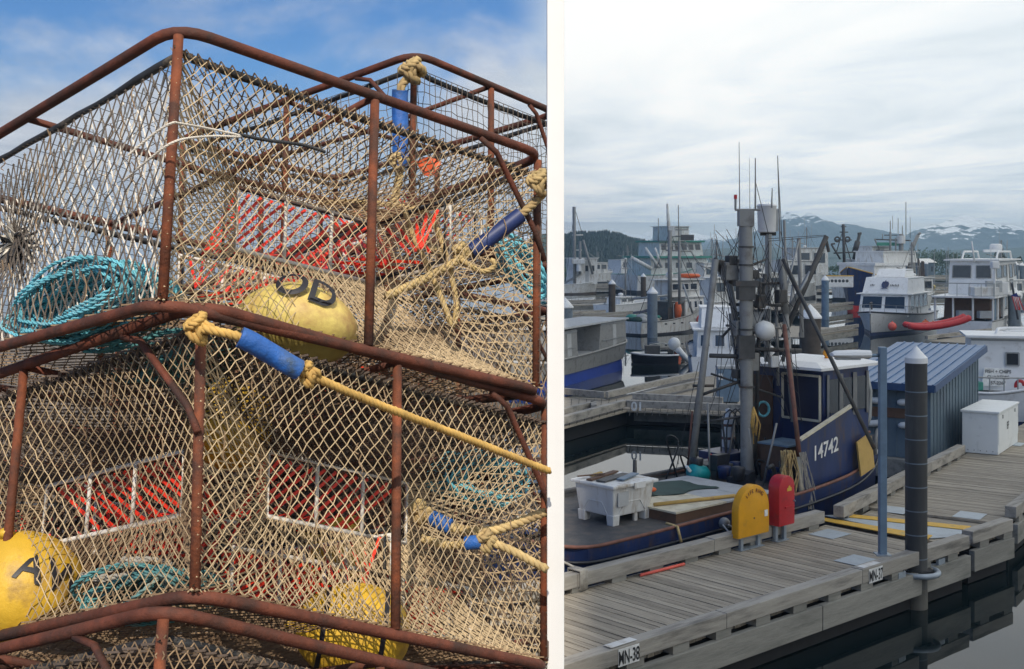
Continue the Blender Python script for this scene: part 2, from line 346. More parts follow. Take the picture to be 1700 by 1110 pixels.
mountain('mountain', [(700, 400), (760, 392), (830, 396), (900, 388), (950, 386), (985, 383), (1015, 387), (1040, 385), (1062, 388), (1085, 383), (1105, 387), (1140, 384), (1175, 390), (1200, 384), (1230, 380), (1262, 386), (1300, 392), (1360, 398)], 1900, 400, mountain_mat('snow_range', (.15, .19, .23), (.10, .14, .16), 14, 26, .12), .9, 2.3)
mountain('mountain', [(1060, 420), (1120, 412), (1160, 406), (1195, 403), (1222, 395), (1250, 384), (1275, 372), (1296, 358), (1308, 351), (1318, 355), (1330, 357), (1343, 353), (1356, 357), (1374, 367), (1396, 371), (1418, 372), (1440, 377), (1458, 380), (1480, 386), (1500, 391), (1522, 400), (1560, 409), (1600, 418)], 1500, 420, mountain_mat('blue_mountain', (.12, .16, .20), (.07, .10, .11), 24, 52, .03), .75, 5.1)
mountain('mountain', [(1440, 420), (1470, 408), (1500, 392), (1522, 380), (1540, 374), (1560, 369), (1580, 362), (1597, 356), (1606, 354), (1618, 359), (1640, 367), (1655, 372), (1672, 371), (1690, 376), (1720, 380), (1780, 372), (1880, 392), (2000, 418)], 1320, 380, mountain_mat('snowy_mountain', (.12, .16, .20), (.07, .10, .11), 10, 38, .10), .75, 8.4)
mountain('hill', [(1120, 421), (1170, 413), (1250, 409), (1330, 412), (1400, 410), (1480, 412), (1560, 418), (1600, 413), (1640, 416), (1670, 412), (1700, 410), (1780, 411), (1900, 418)], 1000, 180, mountain_mat('far_hill', (.06, .085, .08), (.04, .065, .05), 900, 990, -.5), .5, 4.4)
def mk_leaf(name, a, b, sat=1):
    m = bpy.data.materials.new(name); m.use_nodes = True; nt = m.node_tree; N = nt.nodes.new; L = nt.links.new; p = nt.nodes['Principled BSDF']; p.inputs['Roughness'].default_value = .7
    g = N('ShaderNodeNewGeometry'); n = N('ShaderNodeTexNoise'); L(g.outputs['Position'], n.inputs['Vector']); n.inputs['Scale'].default_value = .35; n.inputs['Detail'].default_value = 4
    ad = N('ShaderNodeMath'); ad.operation = 'MULTIPLY_ADD'; L(g.outputs['Random Per Island'], ad.inputs[0]); ad.inputs[1].default_value = .5; L(n.outputs['Fac'], ad.inputs[2])
    r = N('ShaderNodeValToRGB'); L(ad.outputs[0], r.inputs[0]); e = r.color_ramp.elements; e[0].position = .4; e[1].position = 1.0; e[0].color = (*a, 1); e[1].color = (*b, 1)
    L(r.outputs[0], p.inputs['Base Color']); M[name] = m
mk_leaf('leaf_conifer', (.012, .026, .018), (.035, .06, .035)); mk_leaf('leaf_green', (.03, .065, .016), (.085, .14, .04)); mk_leaf('leaf_dark', (.018, .04, .016), (.05, .085, .03))
def wooded_hill():
    prof = [(800, 420), (850, 402), (900, 396), (936, 394), (960, 391), (985, 391), (1005, 389), (1022, 392), (1044, 401), (1064, 404), (1084, 410), (1100, 419), (1114, 428), (1130, 440)]
    D = 560; b = MB(); nx = 90; ny = 20; vs = []
    def hz(px, t):
        top = (CY-lerp_tab(prof, px))/F*D+CZ; return max(-1, top*math.sin(min(1, t*1.25)*math.pi/2)) if t < .8 else top*(1-(t-.8)*3)
    for j in range(ny):
        t = j/(ny-1)
        for i in range(nx): px = 800+330*i/(nx-1); vs.append(((px-CX)/F*D, D-95+120*t, hz(px, t)-.5))
    b.add(vs, [(j*nx+i, j*nx+i+1, (j+1)*nx+i+1, (j+1)*nx+i) for j in range(ny-1) for i in range(nx-1)])
    struct(b.build('hill', 'leaf_conifer', smooth=True))
    w = MB(); rg = random.Random(3)
    for k in range(3400):
        px = rg.uniform(880, 1122); t = rg.uniform(.04, .86)
        z = hz(px, t)-.6; h = rg.uniform(1.7, 3.3); r = h*rg.uniform(.2, .3); x = (px-CX)/F*D; y = D-95+120*t; n = 5; a0 = rg.random()*6
        for z0, z1, rr in ((.12, .62, 1), (.42, 1, .66)):
            vs = [(x+rr*r*(1+.35*(j % 2))*math.cos(a0+j*2*math.pi/6), y+rr*r*(1+.35*(j % 2))*math.sin(a0+j*2*math.pi/6), z+h*(z0+.07*rg.random())) for j in range(6)]+[(x+rg.uniform(-.1, .1), y, z+h*z1)]
            w.add(vs, [(j, (j+1) % 6, 6) for j in range(6)])
    o = stuff(w.build('forest', 'leaf_conifer', fix=False)); tag(o, 'dark conifer forest covering the hill behind the left boats', 'forest')
wooded_hill()
def foliage(b, c, rad, n, leaf, rg):
    for k in range(n):
        while 1:
            p = Vector((rg.uniform(-1, 1), rg.uniform(-1, 1), rg.uniform(-1, 1)))
            if .2 < p.length < 1: break
        p = Vector((p.x*rad[0], p.y*rad[1], p.z*rad[2]))+c
        a = Vector((rg.gauss(0, 1), rg.gauss(0, 1), rg.gauss(0, .7))).normalized(); u = a.orthogonal().normalized(); v = a.cross(u); s = leaf*rg.uniform(.6, 1.4)
        b.add([p-u*s, p-v*s*.5, p+u*s, p+v*s*.5], [(0, 1, 2, 3)])
def wood(name, label, spans, D, m, seed, leaf, dens=40):          # a far bank of trees that reads as one mass
    rg = random.Random(seed); b = MB(); px = spans[0][0]
    while px < spans[-1][0]:
        top = lerp_tab(spans, px)+rg.uniform(-1, 3); Y = D+rg.uniform(-10, 10)
        zt = CZ+(CY-top)/F*Y; w = rg.uniform(5, 11)/F*Y
        h = max(zt, 1.2); foliage(b, Vector(((px-CX)/F*Y, Y, h*.52)), (w, w, h*.5), dens, leaf, rg)
        for q in range(3): foliage(b, Vector(((px-CX)/F*Y+rg.uniform(-w, w), Y-w*.4, h*rg.uniform(.45, .85))), (w*.4, w*.4, h*.17), dens//4, leaf*.8, rg)
        px += rg.uniform(3, 7)
    tag(stuff(b.build(name, m, fix=False)), label, 'trees')
wood('shore_scrub', 'bright green scrub along the shore below the dark hill', [(860, 446), (930, 447), (990, 444), (1020, 440), (1060, 438), (1090, 443), (1120, 447), (1200, 450), (1330, 446), (1400, 440)], 330, 'leaf_green', 11, .33)
wood('shore_trees', 'pale green wood on the low spit behind the masts', [(1395, 436), (1430, 428), (1455, 420), (1480, 416), (1520, 414), (1545, 412), (1580, 415), (1600, 420), (1625, 434)], 420, 'leaf_green', 12, .4, 60)
wood('shore_trees', 'dark bushy trees behind the two storey charter boat', [(1535, 432), (1555, 424), (1580, 419), (1605, 421), (1622, 432)], 300, 'leaf_dark', 13, .28, 60)
def tree(px, top, w, D, label, seed):
    rg = random.Random(seed); p = at(px, CY+F*CZ/D, 0); zt = CZ+(CY-top)/F*D; r = w/F*D
    t = thing('broadleaf_tree', label, 'tree', p, 0, 'trees on the right shore')
    b = MB(); b.tube([(0, 0, 0), (.1, 0, zt*.35), (.0, .1, zt*.7)], [r*.12, r*.08, r*.04], 6)
    for q in range(4): a = rg.random()*6.3; b.tube([(.05, 0, zt*.35), (r*.5*math.cos(a), r*.5*math.sin(a), zt*.65)], [r*.06, r*.02], 4)
    b.build('trunk', 'bark', t)
    b = MB()
    for q in range(9): foliage(b, Vector((rg.uniform(-.6, .6)*r, rg.uniform(-.5, .5)*r, zt*rg.uniform(.35, .85))), (r*.5, r*.5, zt*.22), 130, .22, rg)
    b.build('crown', 'leaf_dark', t, fix=False)
tree(1663, 419, 17, 210, 'rounded dark green tree right of the charter boat roof', 5)
tree(1690, 428, 10, 215, 'small green tree at the right edge above the pilings', 6)
def haze():
    m = bpy.data.materials.new('haze_air'); m.use_nodes = True; nt = m.node_tree; nt.nodes.remove(nt.nodes['Principled BSDF'])
    v = nt.nodes.new('ShaderNodeVolumePrincipled'); v.inputs['Color'].default_value = (.50, .75, 1, 1); v.inputs['Density'].default_value = HAZE; v.inputs['Anisotropy'].default_value = .2
    nt.links.new(v.outputs[0], nt.nodes['Material Output'].inputs['Volume'])
    b = MB(); b.bb(-2450, 2450, -320, 2150, -3.2, 63)
    o = b.build('haze', m); stuff(o); tag(o, 'thin pale haze in front of the far mountains', 'haze')
HAZE = .0005
haze()
def cloud_sheet():                                # the overcast over the harbour: a layer of cloud that gives the grey light and keeps the sun off
    m = bpy.data.materials.new('stratus'); m.use_nodes = True; nt = m.node_tree; N = nt.nodes.new; L = nt.links.new; nt.nodes.remove(nt.nodes['Principled BSDF'])
    g = N('ShaderNodeNewGeometry'); tr = N('ShaderNodeEmission'); tr.inputs[1].default_value = 1.25; mp = N('ShaderNodeMapping'); mp.inputs['Scale'].default_value = (.009, .0035, .009); L(g.outputs['Position'], mp.inputs[0])
    n = N('ShaderNodeTexNoise'); L(mp.outputs[0], n.inputs['Vector']); n.inputs['Scale'].default_value = 1.0; n.inputs['Detail'].default_value = 7; n.inputs['Roughness'].default_value = .52; n.inputs['Distortion'].default_value = .5
    r = N('ShaderNodeValToRGB'); L(n.outputs['Fac'], r.inputs[0]); e = r.color_ramp.elements; e.new(.5)
    for k, (p, c) in zip(e, ((.30, (.60, .67, .71)), (.47, (.77, .81, .83)), (.62, (.91, .91, .885)))): k.position = p; k.color = (*c, 1)
    L(r.outputs[0], tr.inputs[0]); L(tr.outputs[0], nt.nodes['Material Output'].inputs['Surface'])
    b = MB(); ys = [-260, -160, -90, -40, 0, 40, 80, 120, 180, 260, 380, 560, 800, 1200, 1800, 2600, 3800]; fx = [0, 3, 8, 16, 30, 55, 90, 140, 220, 340, 520, 800, 1300, 2200]
    vs = []
    for y in ys:
        for k, f in enumerate(fx):
            x = .036*y+EDGE+(f if k else 0)*(1+max(0, y)*.0006)
            vs.append((x, y, SHEET+max(0, y-60)*.006+2.5*mnoise.noise(V(x*.01, y*.01, 2))*(k > 0)))
    n_ = len(fx); b.add(vs, [(j*n_+i, j*n_+i+1, (j+1)*n_+i+1, (j+1)*n_+i) for j in range(len(ys)-1) for i in range(n_-1)])
    struct(b.build('sky', m, None, True))
SHEET, EDGE = 72.0, 1.3
cloud_sheet()
def divider_post():  # made-up post in place of the white strip dividing the two views
    p = V(.036*4.9, 4.9, 3.55)
    t = thing('divider_post', 'added white post standing in for the strip between pot and harbour views', 'post', p)
    b = MB(); b.bb(-.0343, .0343, -.0343, .0343, 0, 4.3); b.build('shaft', 'post_white', t, bevel=.003)
    b = MB(); b.bb(-.09, .09, -.09, .09, -.1, .016); b.build('base_plate', 'post_white', t, bevel=.003)
divider_post()
# ------------------------------------------------------------------ crab pots
rgN = random.Random(21)
def net(S, nu, nv, r, m, parent, name, diamond=True, jit=.18, n=3, knots=0):
    b = MB(); P = {}
    def nd(k, j, K, J):
        if (k, j) not in P:
            e = 0 if (k in (0, K) or j in (0, J)) else 1
            P[(k, j)] = S((k+e*rgN.uniform(-jit, jit))/K, (j+e*rgN.uniform(-jit, jit))/J)
        return P[(k, j)]
    lines = []
    if diamond:
        K, J = 2*nu, nv
        for s in (1, -1):
            starts = [(k, 0) for k in range(0, K+1, 2)]+[((0 if s > 0 else K), j) for j in range(2, J+1, 2)]
            for k, j in starts:
                ln = []
                while 0 <= k <= K and j <= J: ln.append(nd(k, j, K, J)); k += s; j += 1
                if len(ln) > 1: lines.append(ln)
    else:
        K, J = nu, nv
        lines += [[nd(k, j, K, J) for k in range(K+1)] for j in range(J+1)]+[[nd(k, j, K, J) for j in range(J+1)] for k in range(K+1)]
    for ln in lines: b.tube(ln, r, n, cap=False)
    if knots:
        for p in P.values():
            k = knots*rgN.uniform(.7, 1.25); b.add([p+V(k, 0, 0), p+V(-k, 0, 0), p+V(0, k, 0), p+V(0, -k, 0), p+V(0, 0, k), p+V(0, 0, -k)], [(0, 2, 4), (2, 1, 4), (1, 3, 4), (3, 0, 4), (2, 0, 5), (1, 2, 5), (3, 1, 5), (0, 3, 5)])
    return b.build(name, m, parent, fix=False)
def round_loop(cs, rad, k=5):
    out = []
    for i in range(len(cs)):
        a, c, e = cs[i-1], cs[i], cs[(i+1) % len(cs)]; p = c+(a-c).normalized()*rad; q = c+(e-c).normalized()*rad
        for j in range(k+1): t = j/k; out.append(p*(1-t)**2+c*2*t*(1-t)+q*t*t)
        for j in range(1, 6): out.append(q.lerp(e+(c-e).normalized()*rad, j/6))
    return out
def smooth_path(pts, k=8):
    out = []; P = [pts[0]]+list(pts)+[pts[-1]]
    for i in range(1, len(P)-2):
        for j in range(k):
            t = j/k; a, b, c, d = P[i-1], P[i], P[i+1], P[i+2]
            out.append(.5*((2*b)+(c-a)*t+(2*a-5*b+4*c-d)*t*t+(3*b-a-3*c+d)*t**3))
    out.append(P[-2]); return out
class Pot:
    def __init__(s, label, corners, cat='crab pot', group='crab pots stacked on the bank'):
        s.c = corners                              # top: near, right, back, left; bottom the same
        base = sum(corners[4:], Vector())/4
        s.t = thing('crab_pot', label, cat, base, 0, group, world=True)
    def T(s, u, v, w):
        c = s.c
        def bl(a, b, d, e): return a*(1-u)*(1-v)+b*u*(1-v)+d*u*v+e*(1-u)*v
        return bl(*c[:4])*(1-w)+bl(*c[4:])*w
    def frame(s, r=.0205, mids=(.5, .5, .5, .5), cross=True, rusty='rust', lbrace=True, lpost=True):
        T = s.T
        for w in (0, 1):
            b = MB(); b.tube(round_loop(s.c[4*w:4*w+4], .13), r, 9, closed=True); b.build('top_rail' if w == 0 else 'bottom_rail', rusty, s.t, True)
        q = [(0.012, .012), (.988, .012), (.988, .988), (.012, .988), (mids[0], .0), (1, mids[1]), (mids[2], 1), (0, mids[3])]
        for u, v in (q if lpost else q[:-1]):
            b = MB(); b.tube([T(u, v, .02), T(u, v, .5), T(u, v, .98)], r*.86, 8); b.build('post', 'rust_bright' if rusty == 'rust' else rusty, s.t, True)
        if cross:
            for p, q_ in ((T(mids[0], 0, .005), T(mids[2], 1, .005)), (T(0, mids[3], .005), T(1, mids[1], .005))):
                b = MB(); b.tube([p, p.lerp(q_, .5)-V(0, 0, .03), q_], r*.7, 7); b.build('crossbar', rusty, s.t, True)
        for u0, v0, u1, v1 in (((.0, .22, .0, .0),) if lbrace else ())+((.78, 0, 1, 0),):
            b = MB(); b.tube([T(u0, v0, .02), T(u0*.75+u1*.25, v0*.75+v1*.25, .06), T(u0*.12+u1*.88, v0*.12+v1*.88, .36), T(u1, v1, .46)], r*.62, 7); b.build('brace', rusty, s.t, True)
        # rubber-wrapped hem rope just under the top rail
        i = .03; lp = []
        for (ua, va), (ub, vb) in (((i, i), (1-i, i)), ((1-i, i), (1-i, 1-i)), ((1-i, 1-i), (i, 1-i)), ((i, 1-i), (i, i))):
            for k in range(14): f = k/14; lp.append(T(ua+(ub-ua)*f, va+(vb-va)*f, .068+.012*math.sin(f*3.14)+.004*rgN.uniform(-1, 1)))
        b = MB(); b.tube(lp, [.0135*rgN.uniform(.85, 1.2) for _ in lp], 7, closed=True); b.build('hem_rope', 'rubber', s.t, True)
        # twine whipping along the hem
        b = MB()
        for k in range(0, len(lp)*4):
            p = lp[(k//4) % len(lp)].lerp(lp[(k//4+1) % len(lp)], (k % 4)/4); b.tube([p+V(.016*math.cos(a), .016*math.sin(a)*.5, .016*math.sin(a+.6)) for a in (0, 1.6, 3.1, 4.7, 6.2)], .0026, 3, cap=False)
        b.build('whipping', 'twine_dark', s.t, fix=False)
    def eye(s, f, u0, u1, w0, w1, dep, bars=(.33, .66), trig=12, seed=1):
        """f(a, depth, w) maps along-side, inset and height to the pot; a tunnel eye with its red fingers"""
        rg = random.Random(seed)
        P = lambda a, w, d=0: f(u0+(u1-u0)*a, dep+d, w0+(w1-w0)*w)
        b = MB(); b.tube([P(0, 0), P(1, 0), P(1, 1), P(0, 1)], .0105, 7, closed=True); e = b.build('tunnel_frame', 'white_tube', s.t, True)
        b = MB(); b.tube([P(-.02, -.05, .03), P(1.02, -.05, .03), P(1.02, 1.03, .03), P(-.02, 1.03, .03)], .009, 6, closed=True); b.build('tunnel_frame', 'rubber', s.t, True)
        for a in bars: b = MB(); b.tube([P(a, 0), P(a, 1)], .0085, 7); b.build('tunnel_bar', 'white_tube', e, True)
        for k in range(trig):
            a = .04+.94*k/(trig-1); sl = .24+.05*rg.random()
            p, q = P(a, .04, .02), P(max(-.02, a-sl), .9+.06*rg.random(), .07+.04*rg.random())
            b = MB(); b.beam(p, q, .0125, .006, (0, 1, .2)); b.build('trigger_finger', 'red_plastic', e)
        for k in range(6):
            a = .08+.13*k; p, q = P(a, .97, .02), P(min(1.05, a+.34), .72-.1*rg.random(), .1)
            b = MB(); b.beam(p, q, .012, .006, (0, 1, .2)); b.build('trigger_finger', 'red_plastic', e)
        return P
    def funnel(s, f, u0, u1, w0, w1, dep, m='twine', r=.003, cells=(40, 18), side=True, mt='twine_dirty'):
        O = lambda a, w: f(a, .006, w)
        E = lambda a, w: f(u0+(u1-u0)*a, dep, w0+(w1-w0)*w)
        sag = lambda t: math.sin(t*math.pi)
        w_t, w_b = .07, .985
        def bot(a, t): p = O(a, w_b).lerp(E(a, 1), t); return p+V(0, 0, -.05*sag(t))
        def top(a, t): p = O(a, w_t).lerp(E(a, 0), t); return p+V(0, 0, -.06*sag(t))
        net(bot, cells[0]-4, cells[1]-5, r, m, s.t, 'tunnel_net', jit=.3, knots=.0058); net(top, cells[0], cells[1], r, mt, s.t, 'tunnel_net', jit=.3)
        if side:
            def lf(a, t): p = O(0.01, w_t+(w_b-w_t)*a).lerp(E(0, a), t); return p+V(0, 0, -.03*sag(t))
            def rt(a, t): p = O(.99, w_t+(w_b-w_t)*a).lerp(E(1, a), t); return p+V(0, 0, -.03*sag(t))
            net(lf, cells[1]+2, 13, r, m, s.t, 'tunnel_net', jit=.3, knots=.0058); net(rt, cells[1]+2, 12, r, m, s.t, 'tunnel_net', jit=.3, knots=.0058)
    def flat(s, f, nu, nv, m='twine_dark', r=.0022, diamond=False, name='side_net', sag=.0, jit=.18):
        net(lambda a, t: f(a, t)+V(0, 0, -sag*math.sin(a*math.pi)*math.sin(t*math.pi)), nu, nv, r, m, s.t, name, diamond, jit=jit)
    def loose(s, f, n, seed):                       # frayed ends of twine left hanging in the mesh
        rg = random.Random(seed)
        for m in ('twine_dirty',):
            b = MB()
            for k in range(n):
                a, w = rg.uniform(.05, .95), rg.uniform(.1, .85); p = f(a, rg.uniform(0, .03), w); L = rg.uniform(.03, .11); q = V(rg.uniform(-.15, .15), rg.uniform(-.1, .1), -1)*L
                b.tube(smooth_path([p, p+q*.4+V(rg.uniform(-.012, .012), 0, 0), p+q*.8+V(rg.uniform(-.012, .012), 0, 0), p+q], 3), .0024, 3, cap=False)
            stuff(b.build('loose_twine', m, s.t, fix=False))
    def fr(s): return lambda a, d, w: s.T(a, d, w)            # right-hand near side
    def fl(s): return lambda a, d, w: s.T(d, a, w)            # left-hand near side
def corners_from(px8): return [atY(*p) for p in px8]
def make_front_pots():
    p1 = Pot('topmost near crab pot, its rusty frame peaking at the upper left', corners_from([(294, 43, 4.04), (905, 258, 5.3), (440, 430, 6.55), (-130, 300, 5.36), (266, 502, 3.78), (903, 650, 5.05), (424, 705, 6.34), (-165, 622, 5.07)]))
    p1.frame(mids=(.47, .5, .5, .52), lbrace=False, lpost=False)
    f = p1.fr(); p1.eye(f, .37, .765, .25, .53, .3, seed=1, trig=13); p1.funnel(f, .37, .765, .25, .53, .3)
    T = p1.T; T0 = p1.T
    # left near side: its net is drawn in to a tied bunch
    K = T(.10, .70, .45)
    def gath(a, t):
        o = T(.022, .02+.96*a, .08+.9*t); d = Vector((a-.69, (t-.42)*.75, 0)).length
        k = max(0, 1-d/.62)**2.2; return o.lerp(K, k*.93)+V(0, 0, -.02*math.sin(a*9))
    net(gath, 34, 17, .0028, 'twine_dark', p1.t, 'tunnel_net', jit=.3, knots=.006)
    net(lambda a, t: gath(a, t)+V(.015, .04+.1*math.sin(a*3), .01*math.sin(a*11+t*5)), 26, 13, .003, 'twine_white', p1.t, 'tunnel_net', jit=.35)
    fb = lambda a, d, w: T(a, 1-d, w); fs = lambda a, d, w: T(1-d, a, w)
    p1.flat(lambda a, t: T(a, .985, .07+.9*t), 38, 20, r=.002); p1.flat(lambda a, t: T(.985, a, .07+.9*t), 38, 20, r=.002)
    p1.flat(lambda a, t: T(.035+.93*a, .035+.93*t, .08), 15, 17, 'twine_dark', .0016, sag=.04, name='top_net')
    p1.flat(lambda a, t: T(a, t, .97), 34, 34, 'twine_dirty', .003, True, sag=.0, name='floor_net')
    p1.eye(fs, .1, .62, .26, .5, .2, seed=5, trig=16); p1.eye(fb, .55, .95, .28, .5, .24, seed=6, trig=10)
    p3 = Pot('middle near crab pot under the topmost one, crossed by a yellow rope', corners_from([(333, 505, 3.87), (918, 671, 5.15), (414, 775, 6.39), (-150, 672, 5.07), (322, 986, 3.58), (916, 1107, 4.86), (397, 1120, 6.06), (-210, 1100, 4.75)]))
    def web(f):
        def g(a, t):
            w = .016+.05*math.sin(a*math.pi)*math.sin(t*math.pi)*(.6+.4*math.sin(a*7+t*2))
            return f(min(1, max(0, a+.016*math.sin(t*7+a*9)*math.sin(a*math.pi))), w, .07+.92*min(1, max(0, t+.02*math.sin(a*13)*math.sin(t*math.pi))))
        return g
    p1.flat(web(p1.fr()), 38, 32, 'twine', .0017, True, jit=.16)
    p1.loose(p1.fr(), 26, 41); p1.loose(p1.fl(), 40, 42)
    p3.frame(mids=(.487, .5, .5, .54)); T = p3.T
    f = p3.fr(); p3.eye(f, .387, .802, .305, .55, .25, seed=2, trig=13); p3.funnel(f, .387, .802, .305, .55, .25, m='twine', mt='netting_dark')
    f = p3.fl(); p3.eye(f, .28, .735, .35, .59, .2, seed=3, trig=14); p3.funnel(f, .28, .735, .35, .59, .2, m='twine_dirty', mt='netting_dark')
    fb = lambda a, d, w: T(a, 1-d, w); fs = lambda a, d, w: T(1-d, a, w)
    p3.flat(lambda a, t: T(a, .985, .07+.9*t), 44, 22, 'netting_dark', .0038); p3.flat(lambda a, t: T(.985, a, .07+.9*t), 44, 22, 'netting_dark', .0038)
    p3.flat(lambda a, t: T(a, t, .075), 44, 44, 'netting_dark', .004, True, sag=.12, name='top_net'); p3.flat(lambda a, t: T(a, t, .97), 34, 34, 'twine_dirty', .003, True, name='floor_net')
    p3.eye(fs, .2, .6, .55, .8, .3, seed=7, trig=10); p3.eye(fb, .3, .7, .4, .6, .3, seed=8, trig=10)
    p3.eye(lambda a, d, w: T(a, d, w), .40, .80, .64, .84, .36, seed=14, trig=14); p3.eye(lambda a, d, w: T(a, d, w), .74, .97, .70, .90, .2, seed=15, trig=9)
    p3.flat(web(p3.fr()), 38, 32, 'twine', .0019, True, jit=.16); p3.flat(web(p3.fl()), 38, 32, 'twine', .0019, True, jit=.16)
    p3.loose(p3.fr(), 40, 43); p3.loose(p3.fl(), 36, 44)
    up = V(-.022, .349, .937)
    tp = corners_from([(270, 1012, 3.48), (895, 1160, 4.74), (350, 1180, 5.95), (-260, 1140, 4.63)])
    p4 = Pot('lowest near crab pot, only its top rail showing along the bottom edge', tp+[c-up*.94 for c in tp])
    p4.frame(mids=(.5, .5, .5, .5)); T = p4.T
    p4.flat(lambda a, t: T(a, .01, .07+.9*t), 40, 30, 'twine_dirty', .0022, True); p4.flat(lambda a, t: T(.01, a, .07+.9*t), 40, 30, 'twine_dirty', .0022, True)
    p4.flat(lambda a, t: T(a, t, .09), 44, 44, 'netting_dark', .004, True, sag=.1, name='top_net')
    p2 = Pot('rear crab pot with a blue sleeved rope tied at its top corner', corners_from([(690, 88, 6.3), (925, 188, 7.2), (556, 297, 8.45), (296, 232, 7.5), (685, 395, 6.1), (928, 446, 7.0), (558, 519, 8.3), (290, 481, 7.3)]))
    p2.frame(mids=(.5, .5, .5, .5)); T = p2.T
    for g in ((lambda a, t: T(a, .01, .07+.9*t)), (lambda a, t: T(.01, a, .07+.9*t)), (lambda a, t: T(a, .99, .07+.9*t)), (lambda a, t: T(.99, a, .07+.9*t))): p2.flat(g, 28, 15, 'twine_dark', .0023)
    p2.flat(lambda a, t: T(a, t, .97), 30, 30, 'twine_dirty', .0035, True, name='floor_net')
    p2.eye(p2.fr(), .3, .8, .62, .86, .2, seed=9, trig=11); p2.eye(p2.fl(), .12, .5, .62, .88, .2, seed=10, trig=11)
    return p1, p2, p3, p4
def make_rear_pots():
    h = .95; cs = [V(0, -1.35, h), V(1.35, 0, h), V(0, 1.35, h), V(-1.35, 0, h)]
    g = Pot('x', cs+[c-V(0, 0, h) for c in cs]); T = g.T
    g.frame(cross=False)
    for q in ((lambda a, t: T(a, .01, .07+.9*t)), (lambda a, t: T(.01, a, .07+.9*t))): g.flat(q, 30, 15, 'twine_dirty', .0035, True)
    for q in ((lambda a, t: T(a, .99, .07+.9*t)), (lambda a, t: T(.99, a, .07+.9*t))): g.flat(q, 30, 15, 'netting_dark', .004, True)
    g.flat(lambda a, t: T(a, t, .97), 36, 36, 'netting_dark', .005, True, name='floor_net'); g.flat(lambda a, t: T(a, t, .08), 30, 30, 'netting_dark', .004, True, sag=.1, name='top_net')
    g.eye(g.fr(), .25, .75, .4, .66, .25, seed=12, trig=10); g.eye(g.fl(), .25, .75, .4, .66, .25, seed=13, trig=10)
    b = MB(); rg = random.Random(50)                # tangle of dark strands added to darken the view through the nets
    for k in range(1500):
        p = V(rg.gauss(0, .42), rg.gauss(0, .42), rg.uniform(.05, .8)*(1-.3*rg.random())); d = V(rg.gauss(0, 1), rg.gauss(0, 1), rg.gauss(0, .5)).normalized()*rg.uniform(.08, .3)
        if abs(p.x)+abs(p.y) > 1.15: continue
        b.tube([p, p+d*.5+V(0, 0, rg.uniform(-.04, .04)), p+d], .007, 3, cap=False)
    stuff(b.build('darkening_tangle', 'netting_dark', g.t, fix=False))
    spots = [  # stack, level from the top: position of the base, turn, tilt
        ((-1.05, 7.3, 4.83), 8, -12, 'crab pot directly below the rear pot with the blue sleeve'),
        ((-1.03, 7.1, 3.84), 5, -12, 'second crab pot below the rear pot with the blue sleeve'),
        ((-1.05, 6.9, 2.88), 9, -12, 'lowest crab pot of the rear stack, deep behind the nets'),
        ((-2.75, 7.2, 4.0), -6, -17, 'crab pot behind the left side of the middle near pot'),
        ((-2.75, 6.95, 3.0), -3, -17, 'crab pot at the foot of the left rear stack'),
        ((-1.55, 9.6, 4.0), 4, -10, 'crab pot farthest back, dark between the two rear stacks'),
        ((-1.55, 9.45, 3.0), 7, -10, 'lower crab pot farthest back between the two rear stacks'),
        ((-3.9, 9.9, 3.2), 2, -12, 'crab pot farthest to the left behind the nets')]
    for i, (p, tz, tx, lab) in enumerate(spots):
        o = g.t if i == 0 else copy_tree(g.t)
        o.location = p; o.rotation_euler = (R(tx), 0, R(tz)); o['label'] = lab
P1, P2, P3, P4 = make_front_pots()
make_rear_pots()
def twisted(b, pts, r, pitch=.07, strands=3, n=5):
    L = [0]
    for a, c in zip(pts, pts[1:]): L.append(L[-1]+(c-a).length)
    m = max(8, int(L[-1]/pitch*5)); sm = []; j = 0
    for i in range(m+1):
        d = L[-1]*i/m
        while j < len(L)-2 and L[j+1] < d: j += 1
        sm.append(pts[j].lerp(pts[j+1], (d-L[j])/max(1e-6, L[j+1]-L[j])))
    for k in range(strands):
        out = []
        for i, p in enumerate(sm):
            t = (sm[min(i+1, m)]-sm[max(i-1, 0)]).normalized(); a = t.orthogonal().normalized() if abs(t.z) > .95 else t.cross(V(0, 0, 1)).normalized(); c = t.cross(a)
            ph = 2*math.pi*(k/strands+L[-1]*i/m/pitch); out.append(p+(a*math.cos(ph)+c*math.sin(ph))*r*.52)
        b.tube(out, r*.55, n)
def rope(label, px, r, m, sleeve=None, sm='sleeve_blue', knot=None, pitch=.06, group=None):
    pts = smooth_path([atY(*p) for p in px]); t = thing('rope', label, 'rope', pts[0], 0, group, world=True)
    b = MB(); twisted(b, pts, r, pitch)
    b.build('cord', m, t, True, fix=False)
    if sleeve:
        for s0, s1, sr in sleeve:
            i0, i1 = int(s0*len(pts)), int(s1*len(pts)); b = MB(); b.tube(pts[i0:i1+1], sr, 12); b.build('sleeve', sm, t, 'auto')
    if knot:
        for kp, kr in knot:
            c = atY(*kp); b = MB()
            for q in range(4):
                a0 = q*1.4; ax = V(math.cos(a0), .3*math.sin(a0), math.sin(a0*1.7)).normalized(); u = ax.orthogonal().normalized(); w = ax.cross(u)
                twisted(b, [c+(u*math.cos(a)+w*math.sin(a))*kr+ax*.012*q for a in [j*math.pi/8 for j in range(17)]], r*.95, pitch)
            b.build('knot', m, t, True, fix=False)
    return t
